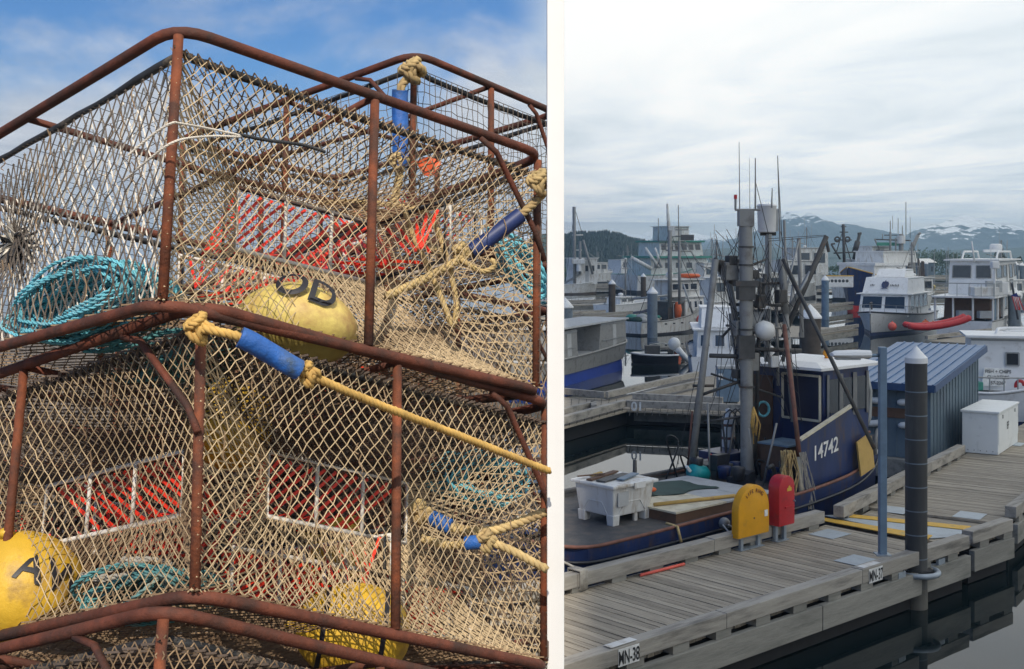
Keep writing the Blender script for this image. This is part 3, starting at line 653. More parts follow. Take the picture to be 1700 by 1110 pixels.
def hank(label, c, ax, up, n, ln, hg, r, m, seed, cat='rope hank'):
    rg = random.Random(seed); ax = Vector(ax).normalized(); up = Vector(up).normalized(); sd = ax.cross(up).normalized(); b = MB()
    for k in range(n):
        a0 = rg.uniform(.8, 1.1)*ln; b0 = rg.uniform(.55, 1.05)*hg; off = sd*rg.uniform(-.11, .11)+up*rg.uniform(-.05, .03)*hg*3+ax*rg.uniform(-.06, .06); ph = rg.random()
        pts = [Vector(c)+off+ax*a0*math.cos(t)+up*b0*math.sin(t)*(1+.15*math.sin(3*t+ph*6))+sd*.05*math.sin(2*t+ph*6) for t in [j*2*math.pi/28 for j in range(29)]]
        twisted(b, pts, r, .07, 2, 4)
    o = b.build('rope_hank', m, None, True, fix=False); return tag(o, label, cat, 'rope hanks inside the pots')
def buoy(label, c, r, m, letters=None, sq=(1, 1, .95), lean=(0, 0), facing=None, group='buoys inside the pots', size=.2, roll=0, rings=()):
    t = thing('buoy', label, 'buoy', c, 0, group, world=True); c = Vector(c)
    mt = Matrix.Rotation(R(lean[0]), 3, 'Y')@Matrix.Rotation(R(lean[1]), 3, 'X')
    prof = [(math.cos(a)*r*(1-.10*max(0, math.sin(a))**2), math.sin(a)*r*sq[2]*(1.0 if a < 0 else 1.12)) for a in [R(-88+i*8) for i in range(23)]]
    prof += [(r*.13, r*sq[2]*1.12), (r*.12, r*sq[2]*1.25), (r*.05, r*sq[2]*1.27)]
    b = MB(); b.lathe(prof, c, 28, mt@V(0, 0, 1)); b.build('body', m, t, True)
    for a0, a1 in rings:
        pr = [(math.cos(a)*r*1.006*(1-.10*max(0, math.sin(a))**2), math.sin(a)*r*1.0*sq[2]*(1.0 if a < 0 else 1.12)) for a in [R(a0+(a1-a0)*i/4) for i in range(5)]]
        b = MB(); b.lathe(pr, c, 28, mt@V(0, 0, 1)); b.f = [f for f in b.f if len(f) == 4]; b.build('band', 'black_paint', t, True, fix=False)
    if letters:
        fd = Vector(facing).normalized(); xr = fd.cross(V(0, 0, 1)).normalized()*-1; ur = xr.cross(fd)*-1
        if ur.z < 0: ur = -ur
        cr, sr = math.cos(R(roll)), math.sin(R(roll))
        def fn(x, y):
            x2, y2 = x*cr-y*sr, x*sr+y*cr; d = (fd+xr*(x2/r)+ur*(y2/r)).normalized(); d2 = mt.inverted()@d
            a = math.asin(max(-1, min(1, d2.z))); return c+d*(r*(1-.1*max(0, math.sin(a))**2)*1.006+ (.01 if a > .2 else .004))
        text(letters, size, c, xr, ur, 'black_paint', t, fn=fn, align='CENTER', bold=.003)
    return t
up3 = V(-.022, .349, .937)
buoy('pale yellow buoy with dark lettering inside the topmost pot', P1.T(.36, .14, .97)+V(.075, 0, .06), .225, 'cream_buoy', 'OD', facing=(.25, -.85, .5), size=.16, roll=-20, lean=(8, -20), sq=(1, 1, .62))
buoy('large yellow buoy lettered AW at the left edge inside the middle pot', P3.T(.09, .53, .97)+up3*.14+V(-.085, 0, 0), .205, 'yellow_buoy', 'AW', facing=(.75, -.8, .28), size=.17, roll=-30, lean=(-14, 10), sq=(1, 1, .95))
buoy('yellow buoy with dark stripes low in the middle pot', P3.T(.56, .16, .97)+V(-.01, 0, .02), .18, 'yellow_buoy', sq=(1, 1, 1.15), lean=(-80, 8), rings=((-30, -24), (30, 35)))
buoy('yellow buoy half hidden at the right edge of the middle pot', P3.T(.88, .55, .55), .18, 'yellow_buoy', sq=(1, 1, 1.0), lean=(30, 0), rings=((-6, 6),))
buoy('yellow buoy seen through the floor below the lettered one', P3.T(.42, .42, .13), .2, 'yellow_buoy', lean=(60, 0), sq=(1, 1, .8))
hank('blue rope hank bundled at the left inside the topmost pot', P1.T(.10, .38, .84), P1.T(0, .6, 1)-P1.T(0, 0, 1), up3, 64, .42, .13, .0075, 'rope_blue', 31)
hank('teal rope hank beside the lettered yellow buoy', P3.T(.10, .26, .90), P3.T(0, .6, 1)-P3.T(0, 0, 1), up3, 24, .24, .07, .008, 'rope_teal', 32)
hank('grey rope loop lying above the teal hank', P3.T(.08, .33, .80), P3.T(0, .6, 1)-P3.T(0, 0, 1), up3, 3, .14, .03, .012, 'rope_grey', 33)
hank('pale blue rope hank behind the yellow rope at the right', atY(790, 795, 5.25), (1, .5, -.2), (0, .2, 1), 26, .16, .10, .008, 'rope_blue', 34)
hank('blue rope hank hanging at the right edge of the topmost pot', atY(860, 440, 6.6), (.5, .3, -.7), (.6, .2, .5), 10, .2, .08, .011, 'rope_blue', 35)
hank('blue rope hank under the corner of the topmost pot', P3.T(.12, .2, .06), P3.T(0, .6, 1)-P3.T(0, 0, 1), up3, 12, .26, .05, .012, 'rope_teal', 36)
rope('yellow rope with a blue sleeve slung across the middle pot', [(318, 545, 3.72), (352, 548, 3.70), (405, 562, 3.72), (455, 590, 3.76), (505, 618, 3.8), (620, 668, 4.0), (760, 722, 4.35), (912, 782, 4.72)], .0155, 'rope_yellow', [(.27, .56, .034)], knot=[((335, 548, 3.73), .03), ((518, 624, 3.82), .016)])
rope('tan rope with an upright blue sleeve at the rear pot corner', [(690, 116, 6.2), (668, 140, 6.15), (664, 165, 6.15), (665, 245, 6.1), (662, 300, 6.1), (655, 350, 6.05), (690, 395, 5.9), (735, 420, 5.8)], .024, 'rope_tan', [(.22, .5, .042)], knot=[((686, 118, 6.18), .05), ((664, 268, 6.1), .03)], pitch=.09)
rope('tan rope with a navy sleeve slanting across the right of the topmost pot', [(905, 318, 5.15), (872, 350, 5.12), (790, 412, 5.05), (720, 455, 4.95), (640, 492, 4.8)], .019, 'rope_tan', [(.28, .52, .034)], 'sleeve_navy', knot=[((898, 305, 5.12), .04), ((770, 422, 5.04), .02)], pitch=.08)
rope('pale rope loop hanging down inside the topmost pot', [(672, 350, 5.15), (690, 400, 5.1), (712, 445, 5.05), (735, 500, 5.0), (752, 540, 4.98), (757, 500, 5.0), (745, 440, 5.05), (725, 380, 5.12), (700, 350, 5.2), (600, 335, 5.25), (530, 338, 5.3)], .013, 'rope_tan')
rope('pale rope end curling under the navy sleeve', [(765, 430, 5.0), (800, 450, 5.0), (822, 440, 5.0), (815, 430, 5.0)], .012, 'rope_tan')
rope('brown rope with a small blue sleeve lying in the middle pot', [(690, 850, 4.9), (722, 862, 4.85), (760, 878, 4.82), (820, 880, 4.82), (905, 850, 4.9)], .021, 'rope_tan', [(.22, .45, .032)], knot=[((700, 852, 4.88), .024)], pitch=.08)
rope('lower brown rope with a blue sleeve inside the middle pot', [(700, 893, 4.75), (745, 905, 4.74), (790, 900, 4.72), (830, 905, 4.72), (908, 945, 4.74)], .018, 'rope_tan', [(.42, .55, .028)], knot=[((812, 900, 4.72), .02)], pitch=.08)
rope('white twine tied round the near corner post', [(212, 258, 3.86), (255, 222, 3.84), (285, 204, 3.82), (300, 205, 3.85), (350, 214, 4.0), (400, 226, 4.1), (350, 226, 4.0), (292, 234, 3.83), (250, 262, 3.86), (205, 300, 3.95)], .0045, 'twine_white', pitch=.03)
rope('black cord trailing from the white twine', [(392, 222, 4.1), (440, 232, 4.15), (500, 240, 4.2), (540, 252, 4.25)], .007, 'rubber', pitch=.03)
def tuft():
    rg = random.Random(4); c = P1.T(.09, .69, .45); t = thing('frayed_rope_tuft', 'black and white frayed rope tuft tied at the left edge of the topmost pot', 'rope tuft', c, 0, world=True)
    for m, n, nm in (('rubber', 46, 'black_strands'), ('twine_white', 40, 'white_strands')):
        b = MB()
        for k in range(n):
            d = Vector((rg.gauss(0, 1), rg.gauss(-.6, .5), rg.gauss(-.35, 1))).normalized(); L = rg.uniform(.05, .19)
            b.tube([c, c+d*L*.5+V(rg.uniform(-.02, .02), 0, rg.uniform(-.02, .02)), c+d*L+V(0, 0, -.04*rg.random())], [.007, .006, .003], 4)
        b.build(nm, m, t, fix=False)
tuft()
def orange_tag():
    c = atY(712, 276, 6.0); b = MB(); pts = [c+V(.055*math.cos(a)*(1+.3*math.sin(3*a)), .012*math.sin(2*a), .05*math.sin(a)) for a in [j*math.pi/6 for j in range(12)]]
    b.prism(pts, (0, .006, 0)); tag(b.build('plastic_tag', 'tape_orange'), 'small orange plastic tag on the net of the rear pot', 'tag')
orange_tag()
# ------------------------------------------------------------------ main floating dock
DD = V(.74741, .66436, 0); DN = V(-.66436, .74741, 0); DO = V(2.2436, 21.3675, 0)
def D(u, v, z=0): return DO+DD*u+DN*v+V(0, 0, z)
CA = R(13.5); CD = DD*math.cos(CA)+DN*math.sin(CA); CN = DN*math.cos(CA)-DD*math.sin(CA); CO = D(5.1, -.72)
def E_(s, t, z=0): return CO+CD*s+CN*t+V(0, 0, z)
ZD = .69                                           # deck level
def slab(b, fr, u0, u1, v0, v1, z0, z1):
    b.add([fr(u, v, z) for z in (z0, z1) for u, v in ((u0, v0), (u1, v0), (u1, v1), (u0, v1))], [(3, 2, 1, 0), (4, 5, 6, 7), (0, 1, 5, 4), (1, 2, 6, 5), (2, 3, 7, 6), (3, 0, 4, 7)])
def dock(label, fr, u0, u1, v0, v1, near, far, pitch=.145, extra=()):
    t = thing('floating_dock', label, 'dock', fr((u0+u1)/2, (v0+v1)/2, .3), 0, 'sections of the main dock', world=True)
    rg = random.Random(len(label)); u = u0
    while u < u1-.02:
        b = MB(); dz = rg.uniform(-.004, .004); g = rg.uniform(.012, .02)
        slab(b, fr, u, min(u+pitch-g, u1), v0+.19+rg.uniform(0, .02), v1-.1-rg.uniform(0, .02), ZD-.045+dz, ZD+dz); b.build('plank', 'wood_grey', t); u += pitch
    b = MB(); slab(b, fr, u0+.05, u1-.05, v0+.12, v1-.12, .02, .6); b.build('float', 'float_black', t)
    b = MB()
    for k in range(5): vv = v0+.3+(v1-v0-.6)*k/4; slab(b, fr, u0+.03, u1-.03, vv-.04, vv+.04, .602, ZD-.055)
    b.build('stringer', 'float_black', t)
    for side, segs in (('near', near), ('far', far)):
        for a, c in segs:
            va = v0 if side == 'near' else v1-.22
            n = max(1, round((c-a)/3.1)); st = (c-a)/n
            for k in range(n):
                b = MB(); slab(b, fr, a+k*st+.004, a+(k+1)*st-.004, va, va+.22, .775+rg.uniform(-.004, .004), 1.0+rg.uniform(-.008, .008)); b.build('bull_rail', 'rail_wood', t, bevel=.012)
            k = a+.3
            while k < c-.3:
                b = MB(); slab(b, fr, k, k+.34, va+.015, va+.20, ZD-.03, .772); b.build('rail_block', 'waler_wood', t); k += .92
            vw = v0-.03 if side == 'near' else v1-.08
            n = max(1, round((c-a)/4.6)); st = (c-a)/n
            for k in range(n):
                b = MB(); slab(b, fr, a+k*st+.01, a+(k+1)*st-.01, vw, vw+.11, .27, .655); b.build('waler', 'waler_wood', t, bevel=.01)
    return t
dkA = dock('near section of the grey plank dock, plated MN-38 and MN-37', D, -9.2, 4.72, -3.73, -.62, [(-9.2, 4.72)], [(-9.2, 4.5)])
dkB = dock('short plank dock piece between the yellow strips and the far dock section', D, 5.05, 6.62, -3.62, -.62, [(5.05, 6.62)], [])
dkC = dock('far section of the plank dock carrying the white box', E_, 1.72, 25.0, -2.98, .1, [(1.95, 25.0)], [(.05, 9.35)])
b = MB(); b.prism([p for p in (D(4.66, -3.4, ZD-.09), D(6.7, -3.3, ZD-.09), E_(2.4, -2.7, ZD-.09), E_(2.4, -.12, ZD-.09), E_(.1, -.12, ZD-.09), D(4.66, -.75, ZD-.09))], (0, 0, .035)); b.build('joint_planking', 'wood_grey', dkB)
def sign(s, u):
    o = D(u, -3.733, .86)
    b = MB(); b.prism([o-DD*.2+V(0, 0, -.115), o+DD*.2+V(0, 0, -.115), o+DD*.2+V(0, 0, .115), o-DD*.2+V(0, 0, .115)], DN*-.004)
    pl = b.build('number_plate', 'letter_white', dkA); text(s, .25, D(u, -3.739, .772), DD, (0, 0, 1), 'letter_black', pl, align='CENTER', bold=.004, xs=.56)
    b = MB(); slab(b, D, u-.3, u+.2, -3.70, -3.56, 1.009, 1.013); b.build('worn_paint', 'white_dirty', dkA)
sign('MN-38', -4.28); sign('MN-37', 1.62)
def hinge():
    t = thing('transition_plate', 'grey steel plate with two yellow edge strips bridging the dock gap', 'ramp plate', D(4.9, -2, ZD), 0, world=True)
    P = lambda px, py, z: at(px, py, z)
    z = ZD+.012
    b = MB(); b.prism([P(1368, 856, z), P(1395, 855, z), P(1604, 877, z), P(1592, 891, z), P(1545, 894, z)], (0, 0, .012)); b.build('plate', 'plate_grey', t)
    for nm, q in (('near', [(1352, 862), (1364, 859), (1548, 889), (1538, 897)]), ('far', [(1384, 856), (1392, 852), (1612, 874), (1606, 880)])):
        b = MB(); b.prism([P(x, y, z+.016) for x, y in q], (0, 0, .012)); b.build('yellow_strip', 'paint_yellow', t)
    labs = {(1348, 887): 'grey steel patch plate left of the yellow strips', (1393, 931): 'grey steel patch plate above the MN-37 sign', (1486, 847): 'grey steel patch plate just beyond the lamp post', (1610, 856): 'grey steel patch plate near the dock joint at the right', (1682, 737): 'grey steel patch plate at the foot of the white box'}
    for (px, py), lab in labs.items():
        c = at(px+30 if px < 1400 else px, py, ZD); c = at(px+ (30 if px < 1400 else 0), py, ZD)
        x, y = (DD, DN) if px < 1450 else (CD, CN)
        b = MB(); b.prism([c+x*a*.32+y*e*.27+V(0, 0, .008) for a, e in ((-1, -1), (1, -1), (1, 1), (-1, 1))], (0, 0, .006)); tag(b.build('deck_plate', 'plate_grey'), lab, 'steel plate', 'plates on the dock')
hinge()
# ------------------------------------------------------------------ dock furniture
def piling(label, p, top, r, m='pile_grey', cap='white_paint', bands=0, wet=True, group='mooring pilings', capm=1.1):
    t = thing('piling', label, 'piling', (p.x, p.y, 0), 0, group)
    b = MB(); b.lathe([(r, -2), (r, .42 if wet else 0), (r*.99, top)], n=18); b.build('shaft', m, t, 'auto')
    if wet: b = MB(); b.lathe([(r*1.03, -1.5), (r*1.03, .28), (r*1.01, .34)], n=18); b.build('wet_band', 'pile_wet', t, 'auto')
    b = MB(); b.lathe([(r*capm, top-.06), (r*capm, top+.03), (r*capm*.55, top+r*.65), (.01, top+r*1.25)], n=18); b.build('cone_cap', cap, t, 'auto')
    for k in range(bands):
        z = .85+k*(top-1)/bands; b = MB(); b.lathe([(r*1.006, z), (r*1.012, z+.01), (r*1.006, z+.02)], n=18); b.build('band', 'pile_grey', t, 'auto')
    return t
pp = at(1521, 1008, 0); pl = piling('tall black piling with a white cone cap in a steel hoop', pp, 4.27, .186, 'pile_black', bands=8, capm=1.03)
def hoop():
    c = V(pp.x, pp.y, .62); t = thing('pile_hoop', 'galvanised steel hoop holding the black piling to the dock', 'pile hoop', c, 0, world=True)
    pts = []
    A = D(2.45, -3.70, .62); B = D(3.75, -3.70, .62)
    rr = .36; ang0 = math.atan2(-DN.y, -DN.x)
    pts = [A]+[c+V(rr*math.cos(ang0+a), rr*math.sin(ang0+a), 0) for a in [R(-100+200*i/16) for i in range(17)]]+[B]
    b = MB(); b.tube(smooth_path(pts, 3), .05, 10); b.build('ring', 'steel_galv', t, True)
    b = MB(); b.lathe([(.215, -.02), (.26, -.02), (.26, .05), (.215, .05)], c, 20); b.build('rub_ring', 'rubber', t, 'auto')
    for q in (A, B): b = MB(); b.box(q+DN*.0+V(0, 0, 0), (.22, .05, .26), math.atan2(DD.y, DD.x)); b.build('bracket', 'steel_galv', t)
hoop()
def lamp_post():
    p = at(1465, 921, 1.0); t = thing('lamp_post', 'bluish steel lamp post with one white lamp head over the dock', 'lamp post', (p.x, p.y, 1.004))
    H = CZ+(CY-576)/F*p.y-1.0
    b = MB(); b.box((0, 0, H/2), (.125, .125, H)); b.build('pole', 'steel_blue', t, bevel=.015)
    b = MB(); b.box((0, 0, .01), (.24, .24, .02)); b.build('foot_plate', 'steel_galv', t)
    b = MB(); b.tube([(-.05, 0, H-.14), (-.22, -.02, H-.145)], .03, 8); b.build('arm', 'steel_blue', t, True)
    x0, x1 = -.2, -.86; b = MB(); vs = []; k = 10
    for i in range(k+1):
        f = i/k; x = x0+(x1-x0)*f; hw = .15*(math.sin(min(1, .25+f)*math.pi*.62))**.6; hh = .085*(1-.35*abs(f-.35))*(1 if f < .92 else .5)
        for j in range(10): a = 2*math.pi*j/10; vs.append((x, hw*math.cos(a), H-.13+hh*math.sin(a)*(1 if math.sin(a) > 0 else .8)))
    b.add(vs, [(i*10+j, i*10+(j+1) % 10, (i+1)*10+(j+1) % 10, (i+1)*10+j) for i in range(k) for j in range(10)]+[tuple(range(9, -1, -1)), tuple(k*10+j for j in range(10))])
    b.build('lamp_head', 'white_paint', t, 'auto')
    b = MB(); b.box(((x0+x1)/2-.06, 0, H-.195), (.4, .16, .04)); b.build('lens', 'canvas', t)
lamp_post()
def cabinet(name, label, cat, u0, u1, z0, z1, m, arch, depth):
    v = -.80; t = thing(name, label, cat, D((u0+u1)/2, v, ZD), 0, world=True)
    w = (u1-u0)/2; uc = (u0+u1)/2; r = arch*w; k = 14
    prof = [(-w, z0), (w, z0)]
    zc = z1-r
    prof += [(w-r+r*math.cos(a), zc+r*math.sin(a)) for a in [R(90*i/k) for i in range(k+1)]]+[(-w+r+r*math.cos(a), zc+r*math.sin(a)) for a in [R(90+90*i/k) for i in range(k+1)]]
    b = MB(); b.prism([D(uc+x, v, z) for x, z in prof], DN*-depth); b.build('shell', m, t, 'auto', bevel=.035)
    for x in (-.55, .55):
        b = MB(); b.beam(D(uc+x*w, v-depth*.35, ZD+.012), D(uc+x*w, v-depth*.35, z0+.02), .075, .06, DN); b.build('leg', 'steel_galv', t)
    b = MB(); slab(b, D, uc-w*.75, uc+w*.75, v-depth*.35-.09, v-depth*.35+.09, ZD+.007, ZD+.018); b.build('foot_plate', 'steel_galv', t)
    b = MB(); b.beam(D(uc-w*.8, v-depth*.3, z0-.012), D(uc+w*.85, v-depth*.3, z0-.012), .14, .02); b.build('bracket', 'steel_galv', t)
    return t, uc, v-depth-.003, w, zc
YD = D(1.7, -.8).y
cy, uc, vf, w, zc = cabinet('life_ring_cabinet', 'yellow round-topped cabinet lettered LIFE RING on the dock edge', 'cabinet', 1.60, 2.52, .93, 1.86, 'cab_yellow', 1.0, .17)
for i, ch in enumerate('LIFE RING'):
    if ch == ' ': continue
    a = R(129-i*9.8); r = .325; c = D(uc+r*math.cos(a), vf-.001, zc+r*math.sin(a)); tx = DD*math.sin(a)+V(0, 0, -math.cos(a)); ty = DD*math.cos(a)+V(0, 0, math.sin(a))
    text(ch, .1, c, tx, ty, 'letter_brown', cy, align='CENTER', bold=.002)
b = MB(); slab(b, D, uc+.30, uc+.40, vf-.003, vf, 1.24, 1.36); b.build('notice', 'letter_white', cy)
b = MB(); slab(b, D, uc-.02, uc+.01, vf-.006, vf, 1.24, 1.27); b.build('latch', 'steel_dark', cy)
cr, uc, vf, w, zc = cabinet('extinguisher_cabinet', 'red round-topped fire cabinet with a small yellow emblem', 'cabinet', 2.70, 3.19, 1.0, 1.93, 'cab_red', .95, .26)
b = MB(); b.prism([D(uc+.06+x, vf, 1.64+z) for x, z in ((-.07, 0), (.07, 0), (.07, .06), (.035, .06), (.02, .1), (-.02, .1), (-.035, .06), (-.07, .06))], DN*-.004); b.build('emblem', 'paint_yellow', cr)
b = MB(); slab(b, D, uc-.08, uc+.2, vf-.022, vf, 1.33, 1.36); b.build('door_rib', 'cab_red', cr)
b = MB(); b.tube([D(uc+.19, vf, 1.44), D(uc+.19, vf-.04, 1.44), D(uc+.16, vf-.04, 1.46)], .012, 6); b.build('handle', 'steel_galv', cr)
def white_box():
    c = at(1657, 756, ZD); x = (CD*math.cos(R(1.5))+CN*math.sin(R(1.5))); y = CN*math.cos(R(1.5))-CD*math.sin(R(1.5))
    P = lambda a, e, z: c+x*a+y*e+V(0, 0, z)
    t = thing('utility_box', 'white steel utility box with double doors standing on the far dock', 'utility box', P(1.3, .45, 0), 0, world=True)
    b = MB(); slab(b, P, 0, 2.62, 0, .92, .012, 1.1); b.build('body', 'dock_box', t, bevel=.012)
    b = MB(); slab(b, P, -.04, 2.66, -.04, .96, 1.102, 1.16); b.build('lid', 'dock_box', t, bevel=.012)
    for a, e in ((.03, 1.3), (1.315, 2.59)):
        b = MB(); slab(b, P, a, e, -.016, -.002, .27, 1.07); d = b.build('door', 'dock_box', t, bevel=.004)
        b = MB(); slab(b, P, (a+.45 if a < 1 else a+.78), (a+.49 if a < 1 else a+.82), -.03, -.017, .93, 1.03); b.build('latch', 'steel_dark', d)
    text('EF', .28, P(1.02, -.02, .58), x, (0, 0, 1), 'letter_black', t, bold=.004)
    b = MB()
    for k in range(5): slab(b, P, -.004, -.001, .12+k*.16, .14+k*.16, .08, .1)
    b.build('vent_hole', 'steel_dark', t)
white_box()
def shed():
    c = at(1545, 764, .62); P = lambda a, e, z: c+CD*a+CN*e+V(0, 0, z)
    L, Wd = 4.9, 2.25
    t = thing('dock_shed', 'blue grey metal shed with a blue ribbed roof beside the dock', 'shed', P(2.4, 1.1, 0), 0, world=True)
    z0 = CZ+(CY-640)/F*c.y-.62; rise = .62
    zr = lambda a: z0+rise*(a/L)
    b = MB(); b.add([P(0, 0, 0), P(L, 0, 0), P(L, Wd, 0), P(0, Wd, 0), P(0, 0, zr(0)), P(L, 0, zr(L)), P(L, Wd, zr(L)), P(0, Wd, zr(0))], [(3, 2, 1, 0), (4, 5, 6, 7), (0, 1, 5, 4), (1, 2, 6, 5), (2, 3, 7, 6), (3, 0, 4, 7)]); b.build('wall', 'shed_wall', t)
    k = .28
    while k < L:
        b = MB(); b.beam(P(k, -.008, .02), P(k, -.008, zr(k)-.02), .035, .02, CN); b.build('wall_rib', 'shed_wall', t); k += .305
    k = .3
    while k < Wd:
        b = MB(); b.beam(P(-.008, k, .02), P(-.008, k, z0-.02), .035, .02, CD); b.build('wall_rib', 'shed_wall', t); k += .305
    R_ = lambda a, e, h=0: P(a, e, zr(a)+.045+h)
    e0, e1, a0, a1 = -.2, Wd+.2, -.35, L+.2
    b = MB(); b.add([R_(a0, e0), R_(a1, e0), R_(a1, e1), R_(a0, e1)]+[R_(a0, e0, .04), R_(a1, e0, .04), R_(a1, e1, .04), R_(a0, e1, .04)], [(3, 2, 1, 0), (4, 5, 6, 7), (0, 1, 5, 4), (1, 2, 6, 5), (2, 3, 7, 6), (3, 0, 4, 7)]); rf = b.build('roof', 'roof_blue', t)
    k = e0+.05
    while k < e1:
        b = MB(); b.beam(R_(a0, k, .055), R_(a1, k, .055), .04, .03); b.build('roof_rib', 'roof_blue', rf); k += .262
    for q in ((R_(a0-.012, e0, -.045), R_(a0-.012, e1, -.045)), (R_(a0, e0-.012, -.045), R_(a1, e0-.012, -.045))):
        b = MB(); b.beam(q[0], q[1], .02, .19); b.build('fascia', 'trim_blue', rf)
    b = MB(); b.beam(P(-.02, .45, 1.18), P(-.02, Wd-.15, 1.18), .05, .26); b.build('plank_band', 'door_brown', t)
    b = MB(); slab(b, P, -.3, L+.3, -.1, Wd+.3, -.5, -.01); b.build('float_base', 'waler_wood', t)
    return P, Wd
SP, SW = shed()
for i, (e, z, tl, lab) in enumerate(((.55, 1.48, .02, 'white fender on the shed wall, upper one beside the lamp post'), (1.50, 1.50, -.01, 'white fender on the shed wall, upper one nearer the blue boat'), (.52, .86, .03, 'white fender on the shed wall, lower one beside the lamp post'), (1.55, .92, -.06, 'white fender on the shed wall, lower one nearer the blue boat'))):
    c = SP(-.13, e, z); b = MB(); pts = [c+CN*(-.28+.56*k/8)+V(0, 0, tl*math.sin(k/8*3)-.0) for k in range(9)]; b.tube(pts, [.05, .085, .09, .09, .09, .09, .09, .085, .05], 10)
    tag(b.build('fender', 'fender_white', None, True), lab, 'fender', 'fenders on the shed')
# ------------------------------------------------------------------ the navy workboat 14742
def loft(b, rings, closed=False):
    n = len(rings[0]); b.add([p for r_ in rings for p in r_], [(i*n+j, i*n+(j+1) % n, (i+1)*n+(j+1) % n, (i+1)*n+j) for i in range(len(rings)-1) for j in range(n if closed else n-1)])
def workboat():
    t = thing('work_boat', 'navy blue fishing boat numbered 14742 with a white wheelhouse roof and tall masts', 'boat', D(4, 1.6, 0), 0, world=True)
    vc = 1.55
    st = [(-1.95, .55, 1.16, .3), (-1.8, 1.25, 1.14, 1.0), (-1.4, 1.68, 1.12, 1.4), (-.6, 1.74, 1.12, 1.55), (1, 1.76, 1.15, 1.6), (3, 1.72, 1.18, 1.55), (5, 1.62, 1.2, 1.4), (7, 1.36, 1.26, 1.1), (8.3, 1.02, 1.38, .7), (9.4, .55, 1.55, .3), (10.1, .1, 1.72, .03)]
    rings = []
    for u, hb, zg, hw in st:
        rings.append([D(u, vc-hb, zg), D(u, vc-hb+.0, zg-.16), D(u, vc-(hb*.55+hw*.45), zg*.45), D(u, vc-hw, .05), D(u, vc-hw*.6, -.5), D(u, vc+hw*.6, -.5), D(u, vc+hw, .05), D(u, vc+(hb*.55+hw*.45), zg*.45), D(u, vc+hb, zg-.16), D(u, vc+hb, zg)])
    b = MB(); loft(b, rings); b.add(rings[0], [tuple(range(10))]); b.build('hull', 'hull_navy', t, 'auto')
    b = MB(); loft(b, [[D(u, vc-hb+.05, zg-.05), D(u, vc+hb-.05, zg-.05)] for u, hb, zg, hw in st]); b.build('deck', 'deck_dark', t)
    for s in (-1, 1):
        b = MB(); pts = [D(u, vc+s*(hb-.02), zg+.012) for u, hb, zg, hw in st]; b.tube(smooth_path(pts, 3), .034, 6); b.build('gunwale', 'gunwale_rust', t, True)
        b = MB(); b.tube(smooth_path([D(u, vc+s*(hb*.93+hw*.07+.02), zg*.78) for u, hb, zg, hw in st], 3), .03, 6); b.build('rub_rail', 'hull_dark', t, True)
    # far bulwark
    b = MB(); b.add([D(u, vc+1.70, z) for u in (-1.2, 5.4) for z in (1.05, 1.2)], [(0, 1, 3, 2)]); b.add([D(u, vc+1.62, z) for u in (-1.2, 5.4) for z in (1.05, 1.2)], [(0, 1, 3, 2)]); b.beam(D(-1.2, vc+1.66, 1.215), D(5.4, vc+1.66, 1.25), .12, .05); b.build('bulwark', 'deck_dark', t)
    # hatch with cream boards and a dark coaming
    b = MB(); slab(b, D, 1.15, 4.1, .12, 2.3, 1.1, 1.28); b.build('hatch_coaming', 'door_brown', t)
    for k in range(4): b = MB(); slab(b, D, 1.12+k*.75, 1.12+k*.75+.735, .09, 2.33, 1.285, 1.32); b.build('hatch_board', 'cream' if k < 2 else 'canvas', t)
    # raised side house carrying the number
    prof = [(5.1, 1.16), (5.1, 2.22), (7.25, 2.72), (7.95, 1.75), (8.15, 1.3)]
    b = MB(); b.prism([D(u, .17+(u-5.1)*.085, z) for u, z in prof], DN*.07); b.build('side_panel', 'hull_navy', t)
    b = MB(); b.beam(D(5.05, .14, 2.24), D(7.25, .33, 2.74), .09, .05); b.build('coaming_trim', 'cream', t)
    xd = (D(7.25, .17+2.15*.085)-D(5.1, .17)).normalized()
    text('14742', .44, D(5.62, .165+.52*.085, 1.72), (xd+V(0, 0, .10)), (0, 0, 1), 'letter_white', t, bold=.008)
    # wheelhouse
    W0, W1, V0, V1, Z0, Z1 = 6.75, 8.55, .72, 2.75, 1.2, 3.52
    b = MB(); slab(b, D, W0, W1, V0, V1, Z0, Z1-.02); b.build('wheelhouse', 'hull_navy', t)
    b = MB(); slab(b, D, W0-.025, W0-.003, V0+.08, V0+1.02, 2.42, 3.36); w = b.build('window', 'window_navy', t)
    b = MB()
    for a, c in (((V0+.06, 2.4), (V0+1.04, 2.4)), ((V0+.06, 3.38), (V0+1.04, 3.38)), ((V0+.06, 2.4), (V0+.06, 3.38)), ((V0+1.04, 2.4), (V0+1.04, 3.38))): b.beam(D(W0-.03, a[0], a[1]), D(W0-.03, c[0], c[1]), .05, .05)
    b.build('window_frame', 'cream', w)
    b = MB(); slab(b, D, W0-.05, W0-.02, V1-.72, V1-.05, 1.25, 3.3); b.build('door', 'door_brown', t)
    b = MB(); slab(b, D, W0-.03, W0-.004, V1-.95, V1-.74, 1.3, 2.9); b.build('door_panel', 'hull_navy', t)
    for u in (W0+.18, W0+.72, W0+1.27): 
        b = MB(); slab(b, D, u, u+.42, V0-.02, V0-.003, 2.55, 3.3); w = b.build('window', 'glass', t)
        b = MB()
        for q in (u-.03, u+.45): b.beam(D(q, V0-.03, 2.45), D(q, V0-.03, 3.4), .06, .05)
        b.build('mullion', 'alu_dull', w)
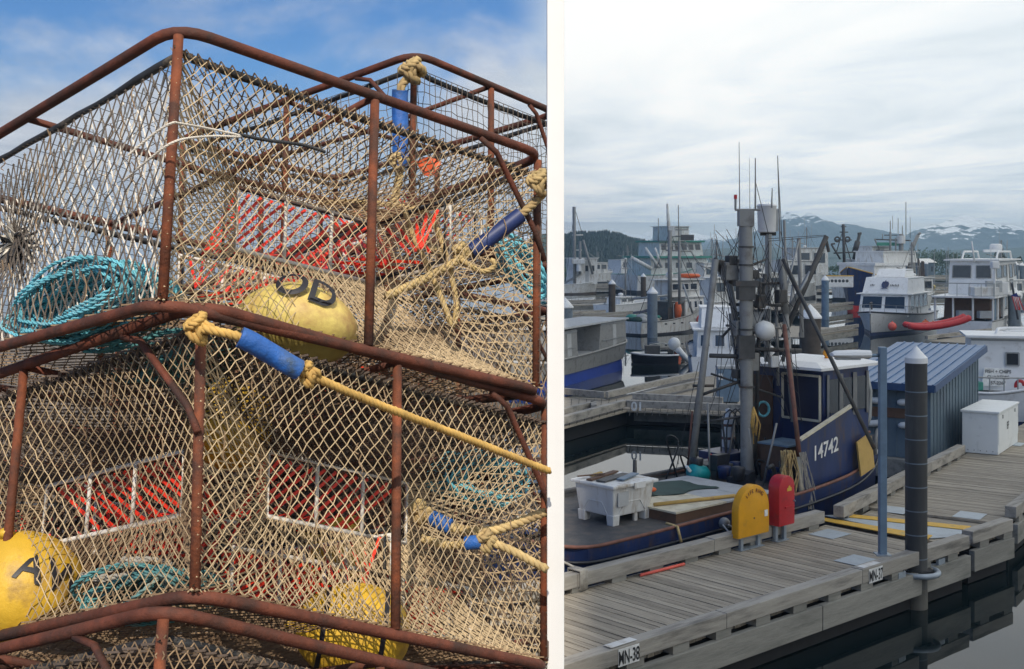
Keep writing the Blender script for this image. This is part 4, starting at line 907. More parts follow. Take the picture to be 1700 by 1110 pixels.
    b = MB(); b.add([D(u, v, z) for z, g in ((Z1, 0), (Z1+.06, 0), (Z1+.15, .35)) for u, v in ((W0-.28+g, V0-.15+g), (W1+.35-g, V0-.15+g), (W1+.35-g, V1+.15-g), (W0-.28+g, V1+.15-g))], [(3, 2, 1, 0), (8, 9, 10, 11)]+[(4*l+i, 4*l+(i+1) % 4, 4*l+4+(i+1) % 4, 4*l+4+i) for l in (0, 1) for i in range(4)]); b.build('roof', 'white_paint', t)
    def lt(u, v, z, m, r=.07): b = MB(); b.lathe([(.05, 0), (.03, .1)], D(u, v, z), 8); b.ball(D(u, v, z+.14), r, 10, 6); b.build('deck_light', m, t, True)
    lt(7.9, 1.4, Z1+.13, 'amber', .085); lt(7.6, 2.2, Z1+.15, 'red'); lt(7.4, 2.6, Z1+.14, 'white_dirty', .12); lt(6.7, 2.7, Z1+.07, 'cream', .13)
    b = MB(); b.tube([D(8.6, .85, 3.5), D(8.75, .8, 2.9), D(8.72, .8, 2.3), D(8.5, .85, 1.9)], .06, 8); b.build('exhaust_pipe', 'alu', t, True)
    # exhaust stack and pillars
    b = MB(); b.tube([D(6.0, 2.15, 1.15), D(6.0, 2.15, 3.1)], .19, 12); b.tube([D(6.0, 2.15, 3.1), D(6.0, 2.15, 3.6), D(5.95, 2.1, 4.1)], [.13, .12, .12], 10); b.build('exhaust_stack', 'steel_dark', t, 'auto')
    # main mast
    mb = D(5.36, 1.75, 1.1); Y = mb.y
    def mp(px, py, dy=0): return atY(px, py, Y+dy)
    b = MB(); b.tube([mp(1240, 800), mp(1239, 520)], .135, 12); b.tube([mp(1239, 530), mp(1238, 375)], .145, 12)
    b.build('mast', 'alu_dull', t, 'auto')
    b = MB()
    for y in (408, 438, 545, 640): b.tube([mp(1239, y), mp(1239, y+3)], .165, 12)
    b.build('mast_collar', 'steel_dark', t, 'auto')
    b = MB(); b.box(mp(1238, 362), (.32, .3, .34)); b.build('mast_head', 'alu_dull', t)
    b = MB(); b.tube([mp(1220, 348), mp(1262, 348)], .025, 6); b.tube([mp(1221, 348), mp(1221, 324)], .025, 6); b.build('mast_yard', 'alu_dull', t)
    b = MB(); b.tube([mp(1221, 330), mp(1221, 323)], .035, 6); b.build('mast_light', 'red', t)
    for x0, y0, x1, y1, r in ((1228, 350, 1227, 235, .014), (1245, 348, 1244, 262, .008), (1254, 348, 1254, 262, .022), (1281, 345, 1282, 312, .02), (1295, 400, 1291, 258, .02), (1303, 430, 1302, 365, .012)):
        b = MB(); b.tube([mp(x0, y0), mp(x1, y1)], [r, r*.5], 5); b.build('antenna', 'alu_dull', t)
    # second mast with the white drum
    b = MB(); b.tube([mp(1274, 600, .8), mp(1276, 388, .8)], .075, 10); b.build('mast', 'alu', t, 'auto')
    b = MB(); b.lathe([(.17, 0), (.2, .02), (.215, .58), (.23, .6), (.2, .64)], mp(1273, 386, .8), 14); b.build('drum', 'white_paint', t, 'auto')
    b = MB(); b.box(mp(1287, 365, .8), (.12, .12, .5)); b.build('aerial_box', 'canvas', t)
    b = MB(); b.tube([mp(1262, 388, .8), mp(1288, 388, .8)], .04, 6); b.build('drum_shelf', 'steel_dark', t)
    # A-frame gantry of grey posts
    for (a, c, r) in (((1147, 786, 0), (1188, 430, 0), .075), ((1188, 430, 0), (1206, 470, 1.0), .05), ((1206, 436, .4), (1232, 600, .2), .07), ((1232, 600, .2), (1240, 720, .2), .06), ((1296, 430, .6), (1304, 520, .5), .085), ((1304, 520, .5), (1318, 700, .3), .07)):
        b = MB(); b.tube([mp(*a), mp(*c)], r, 8); b.build('gantry_post', 'alu_dull' if r > .055 else 'steel_dark', t, True)
    for (a, c, r) in (((1178, 590, 0), (1250, 592, .1), .05), ((1165, 655, 0), (1236, 630, .1), .035), ((1150, 640, .1), (1185, 640, .1), .03), ((1186, 435, 0), (1212, 438, .4), .07), ((1222, 578, .1), (1330, 582, .4), .05), ((1210, 505, .3), (1310, 507, .5), .035)):
        b = MB(); b.tube([mp(*a), mp(*c)], r, 7); b.build('gantry_bar', 'steel_dark', t, True)
    # boom of two rails to the upper right, and the dark trolling pole
    for (a, c, r, m) in (((1300, 560, .5), (1372, 392, .9), .06, 'steel_dark'), ((1306, 520, .5), (1366, 415, .9), .05, 'alu'), ((1300, 430, .4), (1452, 745, -1.2), .045, 'steel_dark'), ((1326, 395, 1.5), (1332, 560, 1.5), .045, 'alu_dull'), ((1302, 365, .6), (1309, 600, .5), .03, 'alu_dull'), ((1327, 395, 1.5), (1296, 520, .8), .025, 'alu')):
        b = MB(); b.tube([mp(*a), mp(*c)], r, 7); b.build('boom', m, t, True)
    for (a, c, r, m) in (((1212, 520, .6), (1228, 640, .4), .04, 'alu_dull'), ((1262, 470, .4), (1256, 690, .2), .045, 'steel_dark'), ((1288, 470, .6), (1292, 640, .4), .035, 'alu_dull'), ((1198, 560, .6), (1252, 500, .6), .03, 'steel_dark'), ((1246, 470, .3), (1300, 470, .6), .035, 'steel_dark'), ((1205, 540, .3), (1310, 545, .4), .03, 'alu_dull'), ((1180, 620, .3), (1300, 660, .3), .025, 'steel_dark'), ((1168, 700, .1), (1240, 690, .1), .028, 'steel_dark'), ((1318, 470, .8), (1300, 600, .5), .04, 'alu'), ((1225, 430, .2), (1212, 470, .3), .05, 'steel_dark'), ((1248, 440, .1), (1272, 430, .5), .03, 'steel_dark'), ((1270, 455, .5), (1262, 530, .4), .05, 'steel_dark')):
        b = MB(); b.tube([mp(*a), mp(*c)], r, 6); b.build('rigging_spar', m, t, True)
    for px_, py_, sz, m in ((1214, 432, (.22, .2, .22), 'steel_dark'), (1262, 500, (.2, .2, .3), 'steel_dark'), (1228, 545, (.3, .2, .35), 'alu_dull'), (1250, 600, (.2, .2, .4), 'alu_dull'), (1296, 492, (.22, .2, .3), 'steel_dark'), (1250, 455, (.22, .2, .2), 'steel_dark'), (1212, 450, (.35, .2, .4), 'alu_dull'), (1284, 600, (.2, .15, .25), 'white_dirty'), (1226, 620, (.25, .2, .2), 'steel_dark')):
        b = MB(); b.box(mp(px_, py_, .2), sz, .4); b.build('rigging_block', m, t, bevel=.03)
    for (a, c) in (((1372, 400, .9), (1376, 418, .9)),): b = MB(); b.tube([mp(*a), mp(*c)], .035, 6); b.build('block', 'steel_dark', t)
    # the orange and white pole by the number
    pts = [D(5.0, .05, 1.0), D(5.02, .12, 1.9)]; b = MB(); b.tube(pts, .055, 8); b.build('pole_sleeve', 'cream', t, True)
    b = MB(); b.tube([D(5.02, .12, 1.9), D(5.1, .35, 3.2), mp(1302, 540)], .05, 8); b.build('trolling_pole', 'gunwale_rust', t, True)
    # grey radar hood and searchlight hung in the rigging
    b = MB(); b.lathe([(.02, 0), (.17, .03), (.22, .12), (.2, .3), (.12, .4)], mp(1278, 553, .2), 14, (-.6, -.5, .3)); b.build('float_ball', 'fender_white', t, True)
    b = MB(); b.prism([mp(1240, 517, .3), mp(1270, 517, .3), mp(1250, 560, .3), mp(1240, 572, .3)], (0, .06, 0)); b.build('vane', 'canvas', t)
    b = MB(); b.box(mp(1270, 510, .2), (.22, .12, .07)); b.build('work_lamp', 'white_paint', t, bevel=.02)
    for y_, sz in ((470, (.5, .4, .12)), (486, (.36, .36, .3)), (575, (.34, .34, .5))): b = MB(); b.box(mp(1238, y_, 0), sz); b.build('winch_head', 'steel_dark', t)
    rig = [((1232, 352), (1218, 430)), ((1248, 360), (1262, 470)), ((1250, 372), (1292, 470)), ((1240, 380), (1205, 430)), ((1276, 400), (1370, 392)), ((1276, 396), (1371, 390)), ((1254, 300), (1276, 390)), ((1291, 260), (1300, 430)), ((1188, 432), (1150, 700)), ((1206, 440), (1192, 700)), ((1196, 432), (1230, 640)), ((1188, 440), (1240, 560)), ((1300, 470), (1262, 640)), ((1262, 600), (1302, 683)), ((1310, 560), (1280, 640)), ((1262, 470), (1238, 560)), ((1290, 470), (1245, 600)), ((1318, 560), (1330, 700)), ((1303, 430), (1264, 520)), ((1236, 400), (1206, 470)), ((1160, 600), (1120, 790)), ((1175, 560), (1137, 790)), ((1300, 440), (1340, 520)), ((1366, 420), (1330, 500))]
    rr = random.Random(77)
    rig += [((rr.choice((1239, 1276, 1296, 1188, 1206, 1254)), rr.uniform(380, 520)), (rr.uniform(1170, 1340), rr.uniform(520, 700))) for _ in range(26)]
    for a, c in rig: b = MB(); b.tube([mp(*a), mp(c[0], c[1], .3)], .0085, 4); b.build('stay', 'wire', t)
    # propane tank, engine boxes, bundles on deck
    c = D(6.35, 3.0, 1.55); b = MB(); b.lathe([(.02, 0), (.14, .02), (.155, .1), (.155, .68), (.1, .8), (.05, .84), (.07, .92), (.02, .95)], c, 14); tk = b.build('gas_bottle', 'fender_white', t, True)
    for z_ in (.24, .54): b = MB(); b.lathe([(.16, z_), (.163, z_+.03), (.16, z_+.06)], c, 14); b.build('strap', 'gunwale_rust', tk)
    b = MB()
    for k in range(3): p = D(5.9+k*.2, 2.6, 1.6); b.tube([p+V(x*.2, 0, z) for x, z in ((-1, -.5), (-1, .5), (-.6, .85), (0, .95), (.6, .85), (1, .5), (1, -.5))], .018, 5)
    b.build('hoop_rack', 'steel_dark', t)
    for (u0, u1, v0, v1, z0, z1, m) in ((5.4, 6.2, 2.3, 3.1, 1.1, 1.62, 'hull_navy'), (5.55, 6.35, .8, 1.5, 1.1, 1.95, 'door_brown'), (6.0, 6.6, .55, .85, 1.1, 1.9, 'hull_navy'), (4.6, 5.2, 1.95, 2.6, 1.1, 1.5, 'steel_dark'), (4.5, 5.0, 1.3, 1.6, 1.1, 1.35, 'hull_dark')):
        b = MB(); slab(b, D, u0, u1, v0, v1, z0, z1); b.build('deck_locker', m, t, bevel=.02)
    b = MB(); slab(b, D, 5.5, 6.4, .75, 1.55, 1.955, 1.99); b.build('locker_lid', 'steel_blue', t)
    b = MB(); b.tube([D(4.9, .7, 1.15), D(4.85, .62, 1.55), D(4.75, .6, 1.68), D(4.6, .6, 1.66)], .05, 8); b.build('vent_pipe', 'steel_dark', t, True)
    b = MB(); b.lathe([(.14, 0), (.15, .02), (.09, .12), (.05, .2), (.04, .62), (.03, .64)], D(2.9, 2.75, 1.1), 12); b.build('vent_post', 'steel_dark', t, 'auto')
    # fish boards and sacks on the foredeck
    rg = random.Random(8)
    for k in range(9): b = MB(); b.ball(D(8.0+rg.uniform(-.3, .9), .75+rg.uniform(-.1, .5), 1.48+rg.uniform(0, .25)), .2, 8, 6, (1.3, .8, .45)); b.build('sack', 'canvas' if k % 3 else 'alu', t, True)
    b = MB(); b.prism([D(7.35, .14, 1.2), D(7.95, .18, 1.33), D(7.95, .26, 2.0), D(7.85, .27, 2.06), D(7.35, .24, 1.93)], DN*.04); b.build('plywood_sheet', 'plywood', t)
    b = MB(); b.tube([D(8.55, .55, 1.5), D(8.5, .5, 1.9), D(8.6, .5, 2.05), D(8.75, .6, 2.0), D(8.8, .6, 1.5)], .05, 8); b.build('bow_hoop', 'alu_dull', t, True)
    # hanging net and line bundle
    b = MB(); rg = random.Random(9)
    for k in range(30):
        p = D(4.72+rg.uniform(-.16, .16), .1+rg.uniform(0, .2), 2.05); q = D(4.72+rg.uniform(-.25, .2), .05+rg.uniform(0, .2), 1.2+rg.uniform(-.1, .25)); b.tube([p, p.lerp(q, .5)+V(rg.uniform(-.12, .12), 0, 0), q], .013, 4)
    b.build('line_bundle', 'rope_tan', t)
    b = MB()
    for k in range(12): p = D(5.0+rg.uniform(-.1, .15), .05, 2.0); q = D(5.15+rg.uniform(-.1, .2), -.05, .8+rg.uniform(0, .4)); b.tube([p, p.lerp(q, .5)+V(rg.uniform(-.05, .05), 0, -.05), q], .010, 4)
    b.build('line_bundle', 'rope_grey', t)
    b = MB(); b.tube([D(6.2, 1.9, 2.6)+V(.13*math.cos(a), .02, .16*math.sin(a)) for a in [j*math.pi/8 for j in range(16)]], .03, 6, closed=True); b.build('coil', 'rope_blue', t, True)
    b = MB(); rg = random.Random(12)
    for k in range(9): p = D(5.42, 1.58, 2.75); q = D(5.45+rg.uniform(-.1, .1), 1.55, 1.95+rg.uniform(0, .3)); b.tube([p, p.lerp(q, .5)+V(rg.uniform(-.1, .14), 0, 0), q], .016, 4)
    b.build('line_bundle', 'rope_yellow', t, True)
    # hoses, blocks, buckets and poles crowding the working deck
    for k in range(34):
        u, v = rg.uniform(4.3, 6.6), rg.uniform(.5, 3.0); z = 1.15+rg.uniform(.2, .9)
        kind = k % 4
        if kind == 0: b = MB(); b.tube(smooth_path([D(u, v, 1.15), D(u+rg.uniform(-.3, .3), v+.1, z), D(u+rg.uniform(-.4, .4), v-.1, z-.1), D(u+rg.uniform(-.5, .5), v, 1.15)], 5), .022, 5); b.build('hose', 'hose_black', t, True)
        elif kind == 1: b = MB(); b.tube([D(u, v, 1.12), D(u+rg.uniform(-.25, .25), v+rg.uniform(-.2, .2), z+.9)], .025, 5); b.build('stanchion', rg.choice(['steel_dark', 'alu_dull', 'gunwale_rust']), t, True)
        elif kind == 2: b = MB(); b.box(D(u, v, 1.2+rg.uniform(0, .4)), (rg.uniform(.15, .5), rg.uniform(.15, .4), rg.uniform(.15, .4)), rg.uniform(0, 1.5)); b.build('deck_gear', rg.choice(['steel_dark', 'hull_dark', 'hull_navy', 'door_brown', 'alu_dull']), t, bevel=.02)
        else: b = MB(); b.lathe([(.12, 0), (.15, .25), (.135, .27)], D(u, v, 1.16+rg.uniform(0, .3)), 10); b.build('bucket', rg.choice(['hull_dark', 'steel_dark', 'rope_grey', 'hull_navy']), t, True)
    # lines to the dock
    for px in ([(1088, 880), (1093, 890), (1097, 905)],): b = MB(); b.tube([D(.72, -.02, 1.2), D(.76, -.25, 1.17), D(.78, -.32, .9)], .03, 6); b.build('mooring_line', 'rope_tan', t, True)
    return t
workboat()
def tote():
    c = D(.13, .74, 1.075); P = lambda a, e, z: c+DD*a*1.0+DN*e+V(0, 0, z)
    t = thing('fish_tote', 'white plastic fish tote with legs and scrap boards on its lid', 'fish tote', P(.6, .5, 0), 0, world=True)
    Lx, Ly = 1.12, 1.0
    b = MB(); ins = .06
    lo = [P(a, e, .17) for a, e in ((ins, ins), (Lx-ins, ins), (Lx-ins, Ly-ins), (ins, Ly-ins))]; hi = [P(a, e, .7) for a, e in ((0, 0), (Lx, 0), (Lx, Ly), (0, Ly))]
    b.add(lo+hi, [(3, 2, 1, 0), (4, 5, 6, 7), (0, 1, 5, 4), (1, 2, 6, 5), (2, 3, 7, 6), (3, 0, 4, 7)]); b.build('body', 'white_dirty', t, bevel=.03)
    for a, e in ((.05, .05), (Lx-.21, .05), (.05, Ly-.21), (Lx-.21, Ly-.21)):
        b = MB(); b.box(P(a+.08, e+.08, .1), (.16, .16, .2), math.atan2(DD.y, DD.x), 1.15); b.build('leg', 'white_dirty', t, bevel=.015)
    b = MB(); b.box(P(Lx*.62, .1, .1), (.08, .05, .2), math.atan2(DD.y, DD.x)); b.build('leg', 'white_dirty', t)
    for e, a0, a1 in ((-.004, .14, .98),):
        b = MB(); b.tube([P(.2, .055, .2), P(.32, .03, .42), P(.75, .03, .42), P(.93, .055, .2)], .012, 5); b.build('moulded_rib', 'white_dirty', t)
    b = MB(); b.tube([P(.055, .2, .2), P(.03, .32, .42), P(.03, .66, .42), P(.055, .84, .2)], .012, 5); b.build('moulded_rib', 'white_dirty', t)
    b = MB(); slab(b, P, .12, .4, -.012, .0, .36, .62); b.build('grime_patch', 'canvas', t)
    b = MB(); slab(b, P, -.06, Lx+.06, -.06, Ly+.06, .705, .765); b.build('lid', 'white_dirty', t, bevel=.02)
    b = MB(); slab(b, P, .5, .8, -.075, -.062, .66, .77); b.build('lid_strap', 'white_dirty', t)
    return P
TP = tote()
for (a0, e0, a1, e1, w, h, z, m, lab) in ((.0, .62, .98, .86, .12, .03, .79, 'door_brown', 'brown scrap board lying across the back of the fish tote lid'), (.08, .40, .95, .55, .2, .03, .785, 'steel_dark', 'dark scrap board lying along the middle of the fish tote lid'), (.42, .22, 1.05, .42, .15, .025, .80, 'steel_blue', 'bluish scrap board at the right of the fish tote lid'), (.35, .92, .7, .98, .06, .03, .785, 'plywood', 'short tan stick at the back of the fish tote lid'), (-.02, .9, .5, .7, .05, .02, .822, 'door_brown', 'thin brown slat on top of the tote boards')):
    b = MB(); b.beam(TP(a0, e0, z), TP(a1, e1, z+.012), w, h); tag(b.build('scrap_board', m), lab, 'board', 'boards on the fish tote')
def deck_clutter():
    b = MB(); n = 9; vs = []
    for i in range(n):
        for j in range(n):
            u, v = 1.55+i*.24, 1.15+j*.13-.3*(i/n-.5); vs.append(D(u+.05*math.sin(j), v+.1*math.sin(i*1.3), 1.34+.02*mnoise.noise(V(i*.7, j*.7, 0))))
    b.add(vs, [(i*n+j, i*n+j+1, (i+1)*n+j+1, (i+1)*n+j) for i in range(n-1) for j in range(n-1)]+[]); b.add([v+V(0, 0, -.012) for v in vs], [(i*n+j, i*n+j+1, (i+1)*n+j+1, (i+1)*n+j) for i in range(n-1) for j in range(n-1)])
    tag(b.build('tarp', 'tarp_green', None, True), 'dark green tarp spread over the hatch boards', 'tarp')
    b = MB(); b.tube([D(1.2, .7, 1.36), D(3.0, .2, 1.36)], .035, 8); tag(b.build('wooden_pole', 'plywood', None, True), 'tan wooden pole lying across the cream hatch boards', 'pole')
    b = MB(); b.ball(D(2.0, 1.5, 1.42), .09, 10, 6, (1.3, 1, .6)); tag(b.build('float', 'orange', None, True), 'small orange float on the green tarp', 'float')
    c = D(4.4, 2.25, 1.34); t = thing('jug', 'teal plastic jug lying behind the hatch', 'jug', c, 0, world=True)
    b = MB(); b.lathe([(.05, -.28), (.16, -.26), (.19, -.1), (.19, .12), (.14, .24), (.06, .3)], c, 14, DD*.9+V(0, 0, -.25)); b.build('body', 'teal', t, True)
    b = MB(); b.tube([c-DD*.3+V(0, 0, .08), c-DD*.42+V(0, 0, .2)], .035, 7); b.build('spout', 'fender_white', t)
    b = MB(); b.ball(D(4.72, 2.2, 1.62), .075, 10, 8, (.8, .8, 1.5)); tag(b.build('gas_float', 'red', None, True), 'red net float hung above the teal jug', 'float')
    b = MB(); b.prism([D(-1.5, 1.0, 1.15), D(-.6, 1.45, 1.17), D(-.75, 1.85, 1.17), D(-1.7, 1.55, 1.15)], (0, 0, .05)); tag(b.build('board', 'hull_navy'), 'navy board lying on the stern at the left edge', 'board')
    b = MB(); b.prism([D(-.9, 1.9, 1.15), D(.1, 2.2, 1.15), D(.05, 2.45, 1.15), D(-.95, 2.2, 1.15)], (0, 0, .04)); tag(b.build('board', 'cream'), 'pale board on the stern deck left of the tote', 'board')
    b = MB(); b.ball(D(-.3, 3.05, 1.28), .09, 8, 6, (1.5, 1, .8)); tag(b.build('float', 'fender_white', None, True), 'white float against the far bulwark left of the tote', 'float')
    c = D(2.0, -.33, 1.06); t = thing('rubber_fender', 'round grey fender with white line between the boat and the dock', 'fender', c, 0, world=True)
    b = MB(); b.ball(c, .11, 12, 8); b.build('ball', 'alu_dull', t, True)
    b = MB(); b.tube([c+V(-.05, -.1, 0), D(1.95, -.5, 1.02)+V(0, 0, -.12)], .014, 5); b.tube([c+V(.05, -.1, 0), D(2.15, -.5, 1.02)+V(0, 0, -.05)], .014, 5); b.build('line', 'fender_white', t)
    t = thing('mooring_rope', 'grey mooring rope wound round the left dock rail', 'rope', D(-2.3, -.72, 1), 0, world=True); b = MB()
    for k in range(5):
        u = -2.3+k*.035; b.tube([D(u, -.58, .74), D(u, -.58, 1.03), D(u, -.86, 1.03), D(u, -.86, .74)], .02, 5, closed=True)
    b.tube(smooth_path([D(-2.2, -.6, 1.03), D(-2.35, -.4, 1.12), D(-2.5, -.2, 1.05), D(-2.3, -.3, 1.0), D(-2.5, .1, .95), D(-2.6, .4, 1.2)], 5), .022, 5); b.build('turns', 'rope_grey', t, True)
    b = MB(); b.tube([D(-.9, -.86, ZD+.03), D(.2, -.88, ZD+.03)], .028, 6); tag(b.build('hose', 'buoy_pink', None, True), 'short reddish hose lying under the left dock rail', 'hose')
deck_clutter()
# ------------------------------------------------------------------ the rest of the harbour
def wbeam(t, px0, px1, z0, z1, w, m, name, dz=0):
    a, c = at(*px0, z1), at(*px1, z1); b = MB(); b.beam(V(a.x, a.y, (z0+z1)/2), V(c.x, c.y, (z0+z1)/2), w, z1-z0); return b.build(name, m, t, bevel=.015)
def poly_deck(t, pts, z, name='deck', m='wood_grey', th=.06):
    b = MB(); b.prism([V(p.x, p.y, z-th) for p in [at(x, y, z) for x, y in pts]], (0, 0, th)); return b.build(name, m, t)
def left_floats():
    t = thing('finger_float', 'grey plank float with timber rails behind the navy boat, marked 01', 'dock', at(1040, 668, .6), 0, 'floats behind the navy boat', world=True)
    poly_deck(t, [(925, 712), (1040, 681), (1270, 690), (1270, 668), (1180, 660), (1190, 640), (1010, 662), (925, 658)], .6)
    for k in range(26):
        x = 945+k*12.5; b = MB(); p, q = at(x, 690 if x > 1040 else 712-(x-925)*.27, .604), at(x+4, 662, .604); b.beam(p, q, .02, .006); b.build('plank_seam', 'float_black', t)
    for a, c, w in (((925, 693), (1038, 663), .22), ((1041, 664), (1268, 672), .22)):
        wbeam(t, a, c, .68, .92, w, 'rail_wood', 'bull_rail')
        wbeam(t, (a[0], a[1]+17), (c[0], c[1]+17), .14, .5, .12, 'waler_wood', 'waler')
        for k in range(1, 9):
            f = k/9; wbeam(t, (a[0]+(c[0]-a[0])*f-2, a[1]+(c[1]-a[1])*f+9), (a[0]+(c[0]-a[0])*f+3, a[1]+(c[1]-a[1])*f+9), .5, .68, .14, 'waler_wood', 'rail_block')
    for a, c in (((1051, 652), (1200, 659)), ((925, 643), (1005, 650)), ((1006, 650), (1158, 616)), ((925, 680), (985, 665)), ((985, 665), (986, 671)), ((1068, 651), (1165, 630))):
        wbeam(t, a, c, .70, .93, .2, 'rail_wood', 'bull_rail')
    poly_deck(t, [(1006, 663), (1068, 664), (1200, 640), (1200, 622), (1158, 626)], .59)
    b = MB(); b.prism([at(x, y, .02) for x, y in ((930, 735), (1040, 704), (1262, 712), (1262, 690), (1040, 690), (930, 708))], (0, 0, .45)); b.build('float', 'float_black', t)
    xd = (at(1268, 672, .9)-at(1041, 664, .9)).normalized(); o = at(1047, 675, .8); text('01', .42, V(o.x, o.y-.13, .70), xd, (0, 0, 1), 'letter_white', t, bold=.01)
    p = at(1160, 671, .62); b = MB(); b.prism([at(x, y, .61) for x, y in ((1142, 672), (1150, 667), (1166, 668), (1160, 673))], (0, 0, .01)); b.build('yellow_mark', 'paint_yellow', t)
left_floats()
def fender(label, p, q, r, group): b = MB(); b.tube([p.lerp(q, k/8) for k in range(9)], [r*.5, r*.9, r, r, r, r, r, r*.9, r*.5], 10); tag(b.build('fender', 'fender_white', None, True), label, 'fender', group)
o1 = at(1104, 683, .45); fender('white cylinder fender hung on the float near the 01 mark', V(o1.x, o1.y-.2, .62), V(o1.x+.6, o1.y-.19, .62), .11, 'fenders on the floats')
NEAR, AFT, FORE = 0, 1, 2
class Boat:
    def __init__(s, name, label, A, B, beam, bow='R', group=None, cat='boat', vec=None):
        a = at(*A, 0); c = at(*B, 0) if B else a+V(vec[0], vec[1], 0).normalized()*vec[2]; s.o = a; s.L = (c-a).length; s.x = (c-a).normalized(); s.y = V(-s.x.y, s.x.x, 0); s.beam = beam; s.bow = bow
        s.t = thing(name, label, cat, a+s.x*s.L/2+s.y*beam/2, 0, group, world=True)
    def P(s, x, y, z): return s.o+s.x*(x*s.L)+s.y*(y*s.beam)+V(0, 0, z)       # x, y run 0..1 along the boat and across it
    def hull(s, fb, sheer, m='white_paint', stripe='hull_navy', deck='canvas', transom=.9, full=.55, rail=None, top=None, sf=.145):
        st = []; s.sf = sf
        for k in range(13):
            q = k/12; hb = .5*min(1, transom+(1-transom)*q*4) * (1 if q < full else max(.02, 1-((q-full)/(1-full))**2.2)); z = fb+(sheer)*max(0, q-.25)**1.7*1.6
            hw = hb*(.92 if q < full else max(.02, .92-.75*((q-full)/(1-full))))
            st.append(((q if s.bow == 'R' else 1-q), hb, z, hw, q))
        def ring(zs):
            return [[s.P(x+(0 if zf > .5 else (-.02 if s.bow == 'R' else .02)*max(0, q-.6)*2.5), .5+sg*(hw+(hb-hw)*zf**1.2), z*zf) for zf, sg in zs] for x, hb, z, hw, q in st]
        zs = [(1, -1), (.8, -1), (max(.55, sf+.1), -1), (sf-.005, -1)]; rn = ring(zs+[(a, 1) for a, _ in zs[::-1]])
        b = MB(); loft(b, rn); b.add(rn[0], [tuple(range(8))]); b.build('hull', m, s.t, 'auto')
        b = MB()
        rn = [[s.P(x, .5-hw*1.01+(hb-hw)*s.sf**1.2, z*s.sf), s.P(x, .5-hw*1.01, -.3), s.P(x, .5+hw*1.01, -.3), s.P(x, .5+hw*1.01+(hb-hw)*s.sf**1.2, z*s.sf)] for x, hb, z, hw, q in st]; loft(b, rn); b.add(rn[0], [(0, 1, 2, 3)]); b.build('boot_stripe', stripe, s.t, 'auto')
        b = MB(); loft(b, [[s.P(x, .5-hb*.97, z-.12), s.P(x, .5+hb*.97, z-.12)] for x, hb, z, hw, q in st]); b.build('deck', deck, s.t)
        for sg in (-1, 1): b = MB(); b.tube([s.P(x, .5+sg*hb, z) for x, hb, z, hw, q in st], .06, 5); b.build('gunwale', top or 'hull_dark', s.t, True)
        if rail:
            b = MB(); pts = [s.P(x, .5-hb*.93, z+rail) for x, hb, z, hw, q in st if q > .45]+[s.P(x, .5+hb*.93, z+rail) for x, hb, z, hw, q in st[::-1] if q > .45]; b.tube(pts, .022, 4)
            for x, hb, z, hw, q in st:
                if q > .45:
                    for sg in (-1, 1): b.tube([s.P(x, .5+sg*hb*.95, z), s.P(x, .5+sg*hb*.93, z+rail)], .018, 4)
            b.build('rail', 'alu', s.t)
        s.st = st
    def house(s, x0, x1, y0, y1, z0, z1, m='white_paint', rake0=0, rake1=0, roof='white_paint', over=.12, rt=.08, name='cabin'):
        b = MB(); b.add([s.P(x0, y0, z0), s.P(x1, y0, z0), s.P(x1, y1, z0), s.P(x0, y1, z0), s.P(x0+rake0, y0+.02, z1), s.P(x1+rake1, y0+.02, z1), s.P(x1+rake1, y1-.02, z1), s.P(x0+rake0, y1-.02, z1)], [(3, 2, 1, 0), (4, 5, 6, 7), (0, 1, 5, 4), (1, 2, 6, 5), (2, 3, 7, 6), (3, 0, 4, 7)]); b.build(name, m, s.t)
        if roof:
            ox, oy = over/s.L, over/s.beam; b = MB(); b.add([s.P(x, y, z) for z in (z1+.003, z1+rt) for x, y in ((x0+rake0-ox, y0-oy), (x1+rake1+ox, y0-oy), (x1+rake1+ox, y1+oy), (x0+rake0-ox, y1+oy))], [(3, 2, 1, 0), (4, 5, 6, 7), (0, 1, 5, 4), (1, 2, 6, 5), (2, 3, 7, 6), (3, 0, 4, 7)]); b.build('roof', roof, s.t)
        e = .012/s.beam
        b = MB(); b.beam(s.P(x0+rake0*.97, y0+.02-e, z1-.09), s.P(x1+rake1*.97, y0+.02-e, z1-.09), .03, .06); b.build('trim', 'alu', s.t)
        if (x1-x0)*s.L > 2.5 and z1-z0 > 1.2:
            xd = x0+(x1-x0)*.5; b = MB(); b.add([s.P(xd, y0-e*.5, z0+.05), s.P(xd+.55/s.L, y0-e*.5, z0+.05), s.P(xd+.55/s.L, y0+.016-e, z0+(z1-z0)*.88), s.P(xd, y0+.016-e, z0+(z1-z0)*.88)], [(0, 1, 2, 3)]); b.build('door', 'canvas', s.t)
            b = MB(); b.tube([s.P(x0+.03, y0-2*e-.01, z0+(z1-z0)*.36), s.P(x1-.03, y0-2*e-.01, z0+(z1-z0)*.36)], .018, 4); b.build('grab_rail', 'alu', s.t)
        return (x0, x1, y0, y1, z0, z1, rake0, rake1)
    def win(s, h, side, a0, a1, f0, f1, m='glass', frame='white_paint'):
        # side NEAR runs along the near wall, AFT is the wall at x0, FORE the wall at x1; a goes along it, f up it
        x0, x1, y0, y1, z0, z1, r0, r1 = h
        def Q(a, f, out):
            z = z0+(z1-z0)*f; xa = x0+r0*f; xb = x1+r1*f
            if side == NEAR: return s.P(xa+(xb-xa)*a, y0+.02*f, z)-s.y*out
            y = y0+.02*f+(y1-y0-.04*f)*a
            return s.P(xa, y, z)-s.x*out if side == AFT else s.P(xb, y, z)+s.x*out
        c = [(a0, f0), (a1, f0), (a1, f1), (a0, f1)]
